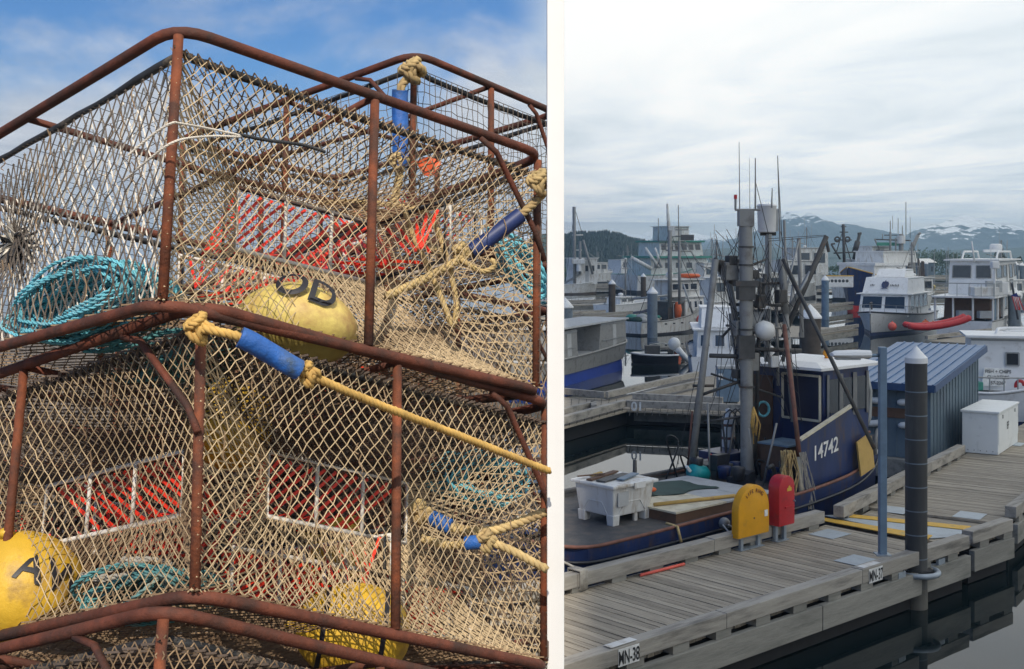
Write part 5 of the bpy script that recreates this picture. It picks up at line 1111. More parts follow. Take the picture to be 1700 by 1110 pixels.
        b = MB(); b.add([Q(a, f, .004) for a, f in c]+[Q(a, f, .03) for a, f in c], [(0, 1, 2, 3), (4, 5, 6, 7), (0, 1, 5, 4), (1, 2, 6, 5), (2, 3, 7, 6), (3, 0, 4, 7)]); w = b.build('window', m, s.t)
        b = MB()
        for i in range(4): b.beam(Q(*c[i], .03), Q(*c[(i+1) % 4], .03), .05, .05)
        b.build('window_frame', frame, w)
        return Q
    def tubes(s, name, segs, m='alu_dull'):
        for a, c, r in segs: b = MB(); b.tube([s.P(*a), s.P(*c)], r, 6); b.build(name, m, s.t, True)
    def px(s, px, py, dy=0): return atY(px, py, s.o.y+dy)
    def ptubes(s, name, segs, m='alu_dull', dy=0):
        for x0, y0, x1, y1, r in segs: b = MB(); b.tube([s.px(x0, y0, dy), s.px(x1, y1, dy)], r, 6); b.build(name, m, s.t, True)
def buoyball(label, p, r, m='buoy_pink', group='round boat fenders'):
    b = MB(); b.ball(p, r, 12, 8); b.lathe([(r*.2, r*.9), (r*.16, r*1.2)], p, 8); tag(b.build('ball_fender', m, None, True), label, 'fender', group)
def skiff_left():
    s = Boat('aluminium_boat', 'grey aluminium work boat with a blue hull band at the left', (905, 652), (1062, 607), 3.0, 'R', 'boats moored in the harbour')
    s.hull(1.25, .25, 'alu_dull', 'hull_blue', 'canvas', transom=.95, full=.82, top='alu_dull', sf=.42)
    h = s.house(.58, .90, .1, .9, 1.2, 2.55, 'alu_dull', rake0=.03, rake1=.0, roof='canvas', over=.1)
    h2 = s.house(.16, .36, .1, .9, 1.2, 2.45, 'alu_dull', roof=None)
    b = MB(); b.add([s.P(x, y, z) for z in (2.56, 2.64) for x, y in ((.14, .05), (.60, .05), (.60, .95), (.14, .95))], [(3, 2, 1, 0), (4, 5, 6, 7), (0, 1, 5, 4), (1, 2, 6, 5), (2, 3, 7, 6), (3, 0, 4, 7)]); b.build('canopy', 'canvas', s.t)
    b = MB(); b.box(s.P(.49, .5, 1.42), (.9, .5, .45)); b.build('fish_bin', 'hull_blue', s.t, bevel=.03)
    b = MB(); b.box(s.P(.5, .85, 1.75), (1.3, .06, .6)); b.build('screen', 'white_dirty', s.t)
skiff_left()
def outboard_skiff():
    s = Boat('inflatable_skiff', 'dark skiff with a white hooded outboard behind the float', (1058, 607), (1128, 605), 1.7, 'L', 'boats moored in the harbour')
    s.hull(.5, .1, 'hull_dark', 'hull_dark', 'canvas', top='fender_white')
    c = s.P(1.03, .5, .7); b = MB(); b.ball(c+V(0, 0, .35), .36, 12, 8, (.95, .8, 1)); b.build('outboard_cowl', 'fender_white', s.t, True)
    b = MB(); b.tube([c+V(.1, 0, .15), c+V(.55, -.1, -.35), c+V(.85, -.15, -.65)], [.2, .16, .1], 8); b.build('outboard_leg', 'fender_white', s.t, True)
    b = MB(); b.box(s.P(.5, .5, .75), (.8, .5, .5)); b.build('console', 'steel_dark', s.t, bevel=.04)
    b = MB(); b.tube([s.P(.4, .4, 1.05), s.P(.75, .6, 1.1), s.P(.98, .5, 1.0)], .03, 5); b.tube([s.P(.45, .6, 1.1), s.P(.6, .3, 1.2)], .03, 5); b.build('gear_pile', 'alu', s.t)
outboard_skiff()
for i, (px, lab) in enumerate(((1066, 'first small white fender along the dark skiff'), (1085, 'middle small white fender along the dark skiff'), (1107, 'small white fender nearest the hooded outboard'))):
    p = at(px, 600, .0); p = V(p.x, p.y-1.6, .38); fender(lab, p+V(-.22, 0, 0), p+V(.25, 0, 0), .13, 'fenders along the dark skiff')
def grey_seiner():
    s = Boat('fishing_boat', 'grey white wooden fishing boat with an orange suit hanging aft', (1070, 558), (1182, 549), 2.6, 'R', 'boats moored in the harbour')
    s.hull(1.0, .9, 'white_dirty', 'hull_dark', 'deck_dark', transom=.8, full=.6, top='alu_dull')
    h = s.house(.68, .99, .2, .8, 1.0, 2.6, 'white_dirty', rake1=-.03, over=.05)
    for a in (.15, .45, .72): s.win(h, NEAR, a, a+.16, .5, .82)
    h = s.house(.44, .70, .25, .75, 1.0, 2.3, 'steel_dark', roof='alu_dull'); s.win(h, NEAR, .3, .6, .1, .9, 'hull_dark')
    h = s.house(.46, .92, .25, .8, 2.65, 3.9, 'white_dirty', roof='white_dirty', over=.3)
    for a in (.08, .4, .68): s.win(h, NEAR, a, a+.22, .42, .8)
    b = MB(); b.tube([s.P(.52, .1, 2.3), s.P(.525, .1, 1.7), s.P(.52, .1, 1.1)], [.2, .28, .2], 8); b.build('orange_gear', 'orange', s.t, True)
    b = MB(); b.lathe([(.06, 0), (.75, .06), (.85, .2), (.7, .34), (.1, .36)], s.P(.82, .4, 4.02), 16); b.build('life_raft', 'orange', s.t, True)
    b = MB(); b.ball(s.P(.56, .5, 4.3), .28, 10, 8); b.build('radar_dome', 'fender_white', s.t, True)
    s.ptubes('mast', [(1112, 510, 1112, 382, .16), (1128, 505, 1128, 400, .1)], 'alu_dull', 2)
    s.ptubes('mast_yard', [(1092, 400, 1136, 400, .04), (1098, 408, 1125, 408, .04), (1105, 415, 1148, 417, .05)], 'alu_dull', 2)
    s.ptubes('antenna', [(1093, 400, 1093, 362, .03), (1109, 385, 1109, 366, .04), (1127, 400, 1126, 340, .035)], 'alu_dull', 2)
    s.ptubes('stay', [(1112, 384, 1060, 525, .02), (1112, 384, 1165, 505, .02), (1128, 400, 1175, 500, .02)], 'wire', 2)
    s.ptubes('boom', [(1134, 470, 1150, 520, .07), (1050, 496, 1108, 490, .08)], 'alu', 1)
    rg = random.Random(5)
    for k in range(14): b = MB(); b.ball(s.P(rg.uniform(.05, .42), rg.uniform(.3, .8), 1.0+rg.uniform(0, .3)), rg.uniform(.18, .4), 8, 6, (1.2, 1, .7)); b.build('net_heap', ('tarp_green', 'green_paint', 'rope_grey', 'canvas')[k % 4], s.t, True)
    for k in range(5): b = MB(); b.box(s.P(.3+.12*k, -.005, .78), (.18, .06, .09)); b.build('scupper', 'hull_dark', s.t)
grey_seiner()
buoyball('red round fender at the bow of the grey fishing boat', at(1164, 553, 0)+V(0, -.8, 1.0), .5); buoyball('small red fender low at the bow of the grey fishing boat', at(1166, 558, 0)+V(0, -.8, .35), .42)
def ship_green():
    s = Boat('tender_ship', 'large white and green tender with stacked bridge far behind', (1062, 487), (1182, 485), 9, 'R', 'boats moored in the harbour')
    s.hull(2.6, 1.5, 'white_dirty', 'hull_dark', 'green_paint', top='green_paint')
    h = s.house(.20, .98, .1, .9, 2.4, 5.0, 'white_dirty', roof='green_paint', over=.5, rt=.3)
    for k in range(5): s.win(h, NEAR, .06+.19*k, .16+.19*k, .45, .75, frame='alu_dull')
    h = s.house(.34, .95, .15, .85, 5.3, 7.3, 'white_dirty', rake1=-.02, roof='green_paint', over=.3, rt=.25)
    for k in range(6): s.win(h, NEAR, .04+.16*k, .15+.16*k, .45, .85, frame='alu_dull')
    h = s.house(.50, .8, .25, .75, 7.55, 9.6, 'white_dirty', over=.2)
    b = MB(); b.tube([s.P(.62, .5, 9.6), s.P(.6, .5, 13)], [.3, .15], 8); b.build('mast', 'white_dirty', s.t, True)
    s.ptubes('mast_yard', [(1112, 392, 1150, 392, .12), (1116, 381, 1142, 381, .1)], 'alu_dull', 4)
    b = MB(); b.box(s.px(1141, 394, 3), (1.9, .3, .8)); b.build('radar', 'steel_dark', s.t)
    b = MB(); b.box(s.px(1115, 384, 3), (1.0, .5, 1.4)); b.build('lamp_cluster', 'white_dirty', s.t)
    s.ptubes('crane_boom', [(1047, 427, 1082, 446, .3), (1071, 411, 1094, 444, .22), (1087, 411, 1099, 444, .18)], 'white_dirty', 1)
    s.ptubes('stay', [(1137, 400, 1160, 440, .06), (1139, 405, 1170, 450, .06)], 'alu_dull', 2)
ship_green()
def sailboat():
    s = Boat('troller', 'white troller with a tall grey mast at the far left', (918, 489), (1000, 488), 4.5, 'R', 'boats moored in the harbour')
    s.hull(1.4, .5, 'white_dirty', 'pile_brown', 'canvas', top='white_paint')
    h = s.house(.45, .95, .2, .8, 1.4, 5.0, 'white_dirty', over=.15)
    for a in (.2, .5, .75): s.win(h, NEAR, a, a+.12, .5, .72, frame='alu_dull')
    s.ptubes('mast', [(954, 480, 953, 343, .24), (963, 455, 963, 400, .2)], 'alu_dull', 2); s.ptubes('boom', [(936, 470, 964, 455, .16), (968, 398, 984, 455, .18)], 'alu_dull', 2)
    s.ptubes('mast_yard', [(950, 390, 968, 390, .1), (946, 430, 970, 430, .1), (953, 415, 966, 415, .08)], 'white_dirty', 2)
    s.ptubes('stay', [(954, 345, 966, 386, .04), (966, 386, 985, 455, .04), (954, 345, 940, 460, .03)], 'wire', 2)
    b = MB(); b.box(s.px(960, 434, 1.5), (1.9, .8, .7)); b.build('crow_nest', 'white_dirty', s.t, bevel=.1); b = MB(); b.tube([s.px(961, 450, 1.5), s.px(961, 436, 1.5)], .35, 8); b.build('funnel', 'white_paint', s.t)
sailboat()
def white_cruiser_mid():
    s = Boat('cabin_boat', 'white cabin boat with a red stripe moored behind the gantry', (1249, 634), None, 2.9, 'R', 'boats moored in the harbour', vec=(.12, 1, 7.5))
    s.hull(1.15, .4, 'white_paint', 'hull_navy', 'white_dirty', transom=.95, full=.75)
    h = s.house(.05, .92, .12, .88, 1.1, 2.35, 'white_paint', rake0=.03, rake1=-.12, over=.18, rt=.07)
    for a in (.08, .36, .62): s.win(h, NEAR, a, a+.2, .45, .85)
    for a in (.08, .4, .72): s.win(h, AFT, a, a+.22, .4, .85)
    b = MB(); b.beam(s.P(.0, .1, 2.47), s.P(.95, .1, 2.47), .03, .06); b.build('stripe', 'red', s.t)
    h = s.house(.15, .72, .2, .8, 2.45, 3.35, 'white_paint', rake0=.1, rake1=-.12, over=.02, rt=.05, name='flybridge')
    b = MB(); b.tube([s.P(.08, .1, 2.46), s.P(.08, .1, 2.75), s.P(.9, .1, 2.75), s.P(.9, .1, 2.46)], .02, 4); b.build('rail', 'alu', s.t)
    b = MB(); b.box(s.P(.45, .3, 1.6), (1.6, .06, .6)); b.build('dark_awning', 'hull_dark', s.t)
white_cruiser_mid()
def power_pedestal(px, py, label):
    p = at(px, py, .62); t = thing('power_pedestal', label, 'pedestal', p)
    b = MB(); b.box((0, 0, .62), (.75, .5, 1.2)); b.build('cabinet', 'steel_blue', t, bevel=.03); b = MB(); b.box((0, 0, 1.28), (.82, .56, .1)); b.build('lid', 'canvas', t, bevel=.02)
    b = MB(); b.box((-.3, -.27, .95), (.16, .05, .22)); b.build('socket', 'fender_white', t)
power_pedestal(1208, 667, 'grey green power pedestal on the float behind the gantry')
def ship_navy():
    s = Boat('tender_ship', 'dark navy ship bow with a white portholed house and red waterline', (1438, 512), (1368, 515), 6, 'R', 'boats moored in the harbour')
    s.o = s.o+V(0, 0, 0)
    s.hull(2.9, 1.6, 'hull_navy', 'red', 'canvas', full=.5, top='paint_yellow')
    a = s.o.y
    h = s.house(.05, .8, .12, .88, 3.0, 4.6, 'white_paint', over=.1, rt=.3); 
    t = s.t
    for k in range(6):
        p = s.px(1375+k*6.2, 466, -8); b = MB(); b.lathe([(.0, 0), (.16, .01), (.16, .05), (.1, .06)], p, 10, (0, -1, 0)); b.build('porthole', 'glass', t)
    b = MB(); w0 = s.px(1371, 470, -7.8); w1 = s.px(1416, 470, -7.8); b.beam(w0+V(0, 0, .15), w1+V(0, 0, .15), .5, 1.1); b.build('bulwark', 'white_paint', t, bevel=.1)
    b = MB(); b.beam(w0+V(0, -.3, .75), w1+V(0, -.3, .75), .1, .1); b.build('yellow_line', 'paint_yellow', t)
    s.ptubes('mast', [(1402, 450, 1400, 372, .16)], 'steel_dark', 3); s.ptubes('mast_yard', [(1388, 398, 1414, 398, .07), (1394, 385, 1408, 385, .06), (1396, 376, 1405, 376, .05), (1384, 420, 1420, 418, .08)], 'steel_dark', 3)
    s.ptubes('stay', [(1400, 380, 1388, 420, .05), (1400, 390, 1412, 430, .05), (1380, 405, 1395, 430, .1), (1380, 405, 1386, 404, .1)], 'steel_dark', 3)
    s.ptubes('crane', [(1417, 430, 1427, 388, .17), (1424, 388, 1430, 387, .14), (1419, 418, 1424, 400, .3)], 'steel_dark', 4)
    for x in (1390, 1407): b = MB(); b.tube([s.px(x+4*math.cos(a_), 397+4*math.sin(a_), 3) for a_ in [j*math.pi/5 for j in range(10)]], .1, 5, closed=True); b.build('lamp_ring', 'steel_dark', t)
    h = s.house(-.3, .5, .2, .8, 4.9, 6.0, 'white_dirty', over=.1)
ship_navy()
def cruiser_dark_emblem():
    s = Boat('charter_boat', 'white cruiser with a dark blue emblem above its windscreen', (1562, 541), (1496, 560), 4.3, 'R', 'boats moored in the harbour')
    # seen bow-on from its starboard quarter: near side is the lettered side
    s.y = -s.y
    s.hull(1.25, .5, 'white_paint', 'hull_navy', 'white_dirty', transom=.9, full=.55, rail=.55)
    h = s.house(.22, .74, .08, .92, 1.25, 2.85, 'white_paint', rake1=-.04, over=.22, rt=.07)
    for k in range(4): s.win(h, NEAR, .05+.22*k, .24+.22*k, .35, .92)
    s.win(h, FORE, .06, .48, .35, .92); s.win(h, FORE, .53, .95, .35, .92)
    h2 = s.house(.26, .70, .12, .88, 2.93, 4.1, 'white_paint', rake1=-.06, roof=None, name='flybridge')
    p0, p1, p2, p3 = (s.P(.70, .17, 2.95), s.P(.70, .85, 2.95), s.P(.64, .85, 4.1), s.P(.64, .17, 4.1))
    ux = (p0-p1).normalized()*-1 if (p0-p1).x > 0 else (p0-p1).normalized(); ux = ux if ux.x > 0 else -ux
    c = (p0+p1+p2+p3)/4+s.x*.08+V(0, -.05, 0); uz = ((p2+p3)-(p0+p1)).normalized()
    prof = [(-.28, .1), (-.2, .34), (-.05, .36), (0, .52), (.05, .36), (.2, .34), (.28, .1), (.22, -.12), (.1, -.2), (.3, -.38), (.06, -.26), (-.08, -.26), (-.34, -.38), (-.14, -.2), (-.24, -.12)]
    b = MB(); b.prism([c+ux*x+uz*z for x, z in prof], s.x*.012); b.build('emblem', 'hull_navy', s.t)
    for k in range(10):
        if k != 3: q = c+ux*(-1.05+.11*k if k < 3 else -.03+.11*k); b = MB(); b.beam(q-uz*.06, q+uz*(.08+.03*(k % 2)), .05, .02, s.x); b.build('lettering', 'letter_black', s.t)
    b = MB(); b.tube([s.P(.3, .2, 4.1), s.P(.3, .2, 4.9), s.P(.3, .8, 4.9), s.P(.3, .8, 4.1)], .03, 5); b.build('flybridge_frame', 'alu', s.t)
    h3 = s.house(.34, .58, .25, .75, 4.12, 4.7, 'white_paint', rake1=-.06, over=.02, name='windscreen', roof=None)
    g = s.P(.97, .5, 1.9); b = MB(); b.tube([g, g+V(0, 0, .5), g+s.x*.5+V(0, 0, .45)], .07, 6); b.build('anchor', 'steel_dark', s.t)
    # gear boat masts and nets standing on its stern neighbour
    return s
cruiser_dark_emblem()
buoyball('pale orange round fender on the bow of the emblem cruiser', at(1470, 562, 0)+V(0, -1.5, .95), .3); buoyball('orange fender between the emblem cruiser and the red dinghy', at(1509, 556, 0)+V(0, -3.5, 1.0), .3, 'orange'); buoyball('orange fender touching the tip of the red dinghy', at(1520, 557, 0)+V(0, -3.6, .95), .28, 'orange')
def gear_boat():
    s = Boat('fishing_boat', 'grey fishing boat with net booms behind the emblem cruiser', (1440, 500), (1560, 496), 6, 'R', 'boats moored in the harbour')
    s.hull(2.0, .8, 'white_dirty', 'hull_dark', 'deck_dark', top='white_dirty')
    h = s.house(.12, .52, .2, .8, 2.0, 5.0, 'white_dirty', over=.3); 
    for k in range(3): s.win(h, NEAR, .1+.3*k, .3+.3*k, .6, .85)
    h = s.house(.2, .45, .25, .75, 5.1, 6.6, 'white_dirty', over=.1)
    b = MB(); b.beam(s.P(.18, .1, 6.9), s.P(.48, .1, 6.9), .05, .4); b.build('green_rail', 'green_paint', s.t)
    s.ptubes('mast', [(1496, 455, 1496, 388, .28), (1478, 450, 1478, 385, .14), (1487, 450, 1487, 395, .1)], 'alu_dull', 3)
    b = MB(); b.tube([s.px(1496, 404, 3), s.px(1496, 391, 3)], .5, 10); b.build('drum', 'white_paint', s.t)
    s.ptubes('boom', [(1500, 445, 1524, 390, .22), (1524, 390, 1528, 386, .16), (1452, 396, 1462, 418, .1)], 'alu_dull', 3)
    s.ptubes('mast_yard', [(1452, 397, 1512, 399, .08), (1468, 390, 1490, 390, .06), (1454, 415, 1480, 416, .06), (1470, 423, 1500, 423, .06)], 'steel_dark', 3)
    s.ptubes('antenna', [(1465, 397, 1465, 388, .05), (1478, 385, 1478, 366, .05), (1491, 388, 1491, 362, .04), (1498, 388, 1498, 374, .05), (1504, 390, 1504, 335, .05), (1511, 395, 1511, 360, .03), (1482, 380, 1482, 358, .03)], 'alu_dull', 3)
    rg = random.Random(3)
    for k in range(16):
        x = rg.uniform(1508, 1532); b = MB(); b.tube([s.px(x, rg.uniform(428, 440), 2), s.px(x+rg.uniform(-3, 4), rg.uniform(470, 482), 2)], rg.uniform(.1, .22), 5); b.build('hung_net', 'netting_dark' if k % 3 else 'rope_grey', s.t)
    b = MB(); rr = MB()
    for k in range(40): p = s.px(rg.uniform(1525, 1550), rg.uniform(472, 480), 0); rr.ball(p, .28, 6, 5)
    stuff(rr.build('cork_heap', 'cream_buoy', s.t, True))
gear_boat()
def houseboat():
    s = Boat('charter_boat', 'two storey white charter boat with open aft deck and upper wheelhouse', (1650, 567), (1704, 547), 3.9, 'R', 'boats moored in the harbour')
    s.hull(1.35, .35, 'white_paint', 'hull_dark', 'canvas', transom=.95, full=.7, top='alu_dull')
    h = s.house(.42, .86, .08, .92, 1.4, 2.9, 'white_paint', roof=None)
    for k in range(4): s.win(h, NEAR, .06+.235*k, .22+.235*k, .3, .92)
    b = MB(); b.add([s.P(x, y, z) for z in (2.91, 3.03) for x, y in ((-.02, -.03), (.92, -.03), (.92, 1.03), (-.02, 1.03))], [(3, 2, 1, 0), (4, 5, 6, 7), (0, 1, 5, 4), (1, 2, 6, 5), (2, 3, 7, 6), (3, 0, 4, 7)]); b.build('upper_deck', 'white_paint', s.t)
    for x, y in ((.01, .02), (.01, .35), (.01, .68), (.01, .98), (.14, .02), (.3, .02)): b = MB(); b.tube([s.P(x, y, 1.4), s.P(x, y, 2.9)], .07, 6); b.build('deck_post', 'white_paint', s.t)
    s.house(.12, .40, .12, .92, 1.4, 2.88, 'door_brown', roof=None, name='aft_bulkhead')
    for y in (.2, .55): b = MB(); b.box(s.P(.08, y, 1.75), (.9, .6, .5)); b.build('deck_chair', 'canvas', s.t, bevel=.05)
    h = s.house(.2, .88, .1, .9, 3.04, 5.4, 'white_paint', rake0=.01, rake1=-.03, over=.28, rt=.12, name='wheelhouse')
    for a0, a1, f0, f1 in ((.06, .30, .48, .86), (.36, .52, .5, .86), (.64, .79, .46, .88), (.65, .79, .05, .4), (.88, .98, .5, .88)): s.win(h, NEAR, a0, a1, f0, f1, frame='alu_dull')
    s.win(h, FORE, .1, .45, .5, .88, frame='alu_dull'); s.win(h, FORE, .55, .92, .5, .88, frame='alu_dull'); s.win(h, AFT, .08, .40, .5, .86, frame='alu_dull'); s.win(h, AFT, .52, .92, .5, .86, frame='alu_dull')
    for y in (.2, .8): b = MB(); b.tube([s.P(.4, y, 5.5), s.P(.45, y, 6.05), s.P(.82, y, 6.05), s.P(.86, y, 5.5)], .07, 6); b.build('roof_frame', 'white_paint', s.t)
    b = MB(); b.lathe([(.35, 0), (.45, .1), (.45, .45), (.3, .55)], s.P(.72, .4, 6.08), 12); b.build('radar', 'white_paint', s.t, True)
    b = MB(); b.box(s.P(.6, .4, 6.1), (1.2, .3, .2)); b.build('radar', 'white_paint', s.t)
    s.ptubes('antenna', [(1618, 435, 1613, 400, .05), (1645, 430, 1645, 405, .025)], 'white_paint', 2)
    b = MB(); b.tube([s.P(-.01, 1, 3.9), s.P(-.01, 0, 3.9), s.P(.55, -.02, 3.9), s.P(.9, -.02, 3.85)], .035, 5)
    for k in range(8): b.tube([s.P(.12*k, -.01, 3.03), s.P(.12*k, -.01, 3.9)], .025, 4)
    for k in range(6): b.tube([s.P(-.01, .2*k, 3.03), s.P(-.01, .2*k, 3.9)], .025, 4)
    b.build('rail', 'alu', s.t)
    for x, y, z, sz, m in ((.05, .2, 3.35, (1.7, 1.2, .6), 'white_dirty'), (.22, .04, 3.5, (1.0, .6, .9), 'white_paint'), (.16, .1, 3.65, (1.1, .3, .8), 'canvas')): b = MB(); b.box(s.P(x, y, z), sz); b.build('deck_box', m, s.t, bevel=.05)
    b = MB(); b.tube([s.P(.02, 0, 3.1), s.P(.02, 0, 4.9)], .06, 6); b.build('light_pole', 'white_paint', s.t)
    b = MB(); b.box(s.P(.02, 0, 5.15), (.5, .5, .5)); b.build('pole_light', 'white_paint', s.t, bevel=.08)
    b = MB(); b.tube(smooth_path([s.P(.86, -.02, 2.95), s.P(.93, 0, 2.6), s.P(.97, .1, 2.2), s.P(1.0, .3, 2.05)]), .12, 6); b.build('bow_strake', 'white_paint', s.t, True)
    b = MB(); b.tube([s.P(x, y, 2.1+.5*(x-.85)) for x, y in ((.55, 0), (.7, 0), (.85, .06), (.95, .25), (1.0, .5))], .05, 5); b.build('rail', 'white_paint', s.t)
    b = MB(); b.beam(s.P(.43, -.012, 1.8), s.P(.88, 0, 1.9), .03, .05); b.build('trim_line', 'steel_dark', s.t)
    for x in (.35, .44): b = MB(); b.lathe([(.0, 0), (.14, .01), (.14, .05)], s.P(x, -.012, 1.05), 10, -s.y); b.build('porthole', 'glass', s.t)
    return s
HB = houseboat()
def dinghy():
    c = HB.P(.0, -.3, 2.05); t = thing('inflatable_dinghy', 'red inflatable dinghy slung across the charter boat stern', 'dinghy', c, 0, world=True)
    pts = [atY(x, y, HB.o.y-2.2) for x, y in ((1506, 540), (1525, 543), (1550, 542), (1575, 538), (1598, 532), (1612, 526))]
    b = MB(); b.tube(smooth_path(pts, 4), [.1]+[.21]*19+[.08], 10); b.build('near_tube', 'red', t, True)
    b = MB(); b.tube(smooth_path([p+V(0, .9, .05) for p in pts], 4), [.08]+[.2]*19+[.06], 10); b.build('far_tube', 'red', t, True)
    b = MB(); b.add([p+V(0, y, -.05) for p in pts[1:5] for y in (.1, .9)], [(2*i, 2*i+1, 2*i+3, 2*i+2) for i in range(3)]); b.build('floor', 'deck_dark', t)
dinghy()
def flag():
    p = atY(1682, 500, 78); t = thing('flag', 'red and white striped flag on a dark staff at the right', 'flag', p, 0, world=True)
    b = MB(); b.tube([atY(1680, 470, 78), atY(1690, 530, 78)], .07, 6); b.build('staff', 'hull_dark', t)
    for k in range(9):
        b = MB(); a0 = atY(1680.5+k*1.3, 492+k*.1, 77.8); b.beam(a0, a0+V(.25+.06*math.sin(k), .1*math.sin(k*1.3), -.85), .055, .05, (0, 1, 0)); b.build('stripe', 'flag_red' if k % 2 == 0 else 'letter_white', t)
    b = MB(); b.beam(atY(1683, 488, 77.9), atY(1687, 496, 77.9), .4, .05, (0, 1, 0)); b.build('canton', 'flag_blue', t)
flag()
def fish_chips():
    s = Boat('charter_boat', 'white charter boat with a FISH + CHIPS CHARTERS board at the right edge', (1600, 706), (1760, 712), 4.2, 'R', 'boats moored in the harbour')
    s.hull(1.15, .5, 'white_paint', 'hull_navy', 'white_dirty', transom=.95, full=.8, top='white_paint')
    h = s.house(.12, .9, .35, .95, 1.1, 3.0, 'white_paint', roof='white_paint', over=.2)
    Q = s.win(h, NEAR, .48, .66, .48, .72, frame='alu'); 
    c = s.o
    def W(px, py, d=0): return atY(px, py, s.o.y+d)
    b = MB(); b.prism([W(1634, 610, 1.0), W(1682, 612, 1.0), W(1680, 642, 1.0), W(1630, 640, 1.0)], (0, .04, 0)); bd = b.build('name_board', 'letter_white', s.t)
    for tx, y, sz in (('FISH + CHIPS', 619, .165), ('CHARTERS', 628.5, .165), ('57-2267', 638, .165)): text(tx, sz, W(1657, y, .97), (1, 0, -.02), (0, 0, 1), 'letter_black', bd, align='CENTER', bold=.002)
    b = MB(); b.tube([W(1615, 626, .2), W(1720, 628, .2)], .03, 6)
    for x in (1620, 1643, 1667, 1690): b.tube([W(x, 626, .2), W(x, 650, .2)], .025, 5)
    b.build('rail', 'alu', s.t)
    b = MB(); b.tube(smooth_path([W(1642, 582, 2), W(1654, 552, 2), W(1664, 545, 2.2), W(1720, 545, 2.4)]), .06, 7); b.tube(smooth_path([W(1652, 582, 3), W(1664, 556, 3), W(1674, 550, 3), W(1720, 550, 3)]), .05, 6); b.tube([W(1645, 571, 2), W(1720, 572, 2)], .035, 5); b.build('roof_frame', 'white_paint', s.t)
    b = MB(); b.ball(W(1690, 572, 3), .75, 12, 8, (1.4, .6, .42)); b.build('canvas_bundle', 'canvas', s.t, True)
    b = MB(); b.box(W(1694, 572, 1.8), (.9, .3, .26)); b.build('orange_float', 'orange', s.t, bevel=.05)
    b = MB(); b.box(W(1620, 640, .7), (.4, .4, .3)); b.build('teal_cooler', 'green_paint', s.t, bevel=.04)
    b = MB(); b.tube([W(1693+7*math.cos(a), 640+8*math.sin(a)*-1, .3) for a in [R(k*20) for k in range(11)]], .06, 6); b.build('red_hose', 'red', s.t, True)
    text('AX', .27, W(1686, 664, -.15), (1, 0, 0), (0, 0, 1), 'letter_black', s.t, depth=.02); text('KA', .25, W(1686, 672.5, -.2), (1, 0, 0), (0, 0, 1), 'letter_black', s.t, depth=.02)
    b = MB(); b.tube([W(1622, 575, 3), W(1622, 640, 3)], .03, 5); b.build('rod_holder', 'alu', s.t)
fish_chips()
# mid-distance floats
def float_run(label, pts, z=.7, w=2.4, group='floats in the middle distance'):
    a, c = at(*pts[0], z), at(*pts[1], z); t = thing('finger_float', label, 'dock', (a+c)/2, 0, group, world=True)
    sd = (c-a).normalized().cross(V(0, 0, 1))
    b = MB(); b.beam(a-V(0, 0, .05)+sd*-w/2, c-V(0, 0, .05)+sd*-w/2, w, .1); b.build('deck', 'wood_grey', t)
    for k in (-.06, -w+.06): b = MB(); b.beam(a+sd*k+V(0, 0, .2), c+sd*k+V(0, 0, .2), .2, .22); b.build('bull_rail', 'rail_wood', t); b = MB(); b.beam(a+sd*k-V(0, 0, .3), c+sd*k-V(0, 0, .3), .12, .35); b.build('waler', 'waler_wood', t)
float_run('weathered float running behind the left fishing boats', [(930, 507), (1180, 500)], w=4); float_run('float ending right of the gantry boom', [(1330, 560), (1425, 545)], w=5); float_run('far float below the wooded hill', [(930, 478), (1175, 474)], w=8); float_run('float left of the navy ship bow', [(1330, 515), (1420, 505)], w=6)
float_run('float beside the two storey charter boat bow', [(1618, 570), (1720, 556)], w=3); float_run('far float behind the charter boats', [(1420, 487), (1720, 482)], w=8); float_run('farthest float below the pale green wood', [(1180, 463), (1720, 461)], w=12); float_run('float at the far left with a green edge', [(930, 530), (1050, 522)], w=3)
for (px, base, top, r, m, lab) in ((938, 560, 490, .55, 'pile_grey', 'thick grey piling at the left edge beside the aluminium boat'), (1016, 530, 462, .3, 'pile_brown', 'dark slim piling right of the troller'), (1083, 560, 473, .36, 'pile_grey', 'blue grey piling in front of the grey fishing boat'), (1068, 505, 452, .3, 'pile_brown', 'dark piling behind the outboard skiff'), (1102, 520, 465, .38, 'pile_grey', 'light piling beside the mast of the grey fishing boat'),
        (1645, 562, 464, .36, 'steel_blue', 'bluish piling in front of the two storey charter boat'), (1370, 530, 455, .33, 'steel_blue', 'bluish piling left of the navy ship bow'), (1415, 505, 447, .28, 'pile_brown', 'dark piling at the right of the navy ship bow'), (1345, 590, 500, .62, 'pile_brown', 'broad dark piling behind the navy boat wheelhouse'), (1429, 490, 452, .2, 'pile_grey', 'thin pale piling left of the emblem cruiser'), (1662, 480, 434, .3, 'pile_grey', 'far piling right of the charter boat, first of the row'), (1673, 480, 434, .3, 'pile_grey', 'far piling right of the charter boat, second of the row'), (1686, 480, 432, .45, 'pile_grey', 'far piling right of the charter boat, third of the row'), (1697, 480, 434, .4, 'pile_grey', 'far piling at the right picture edge'), (1046, 470, 446, .3, 'pile_brown', 'far thin piling under the green scrub, left one'), (1051, 470, 446, .3, 'pile_brown', 'far thin piling under the green scrub, right one'), (1538, 475, 433, .3, 'pile_grey', 'far piling left of the two storey charter boat'), (1684, 560, 474, .42, 'pile_grey', 'slim piling beside the striped flag')):
    p = at(px, base, 0); piling(lab, p, CZ+(CY-top)/F*p.y-r*1.5, r, m, wet=False)
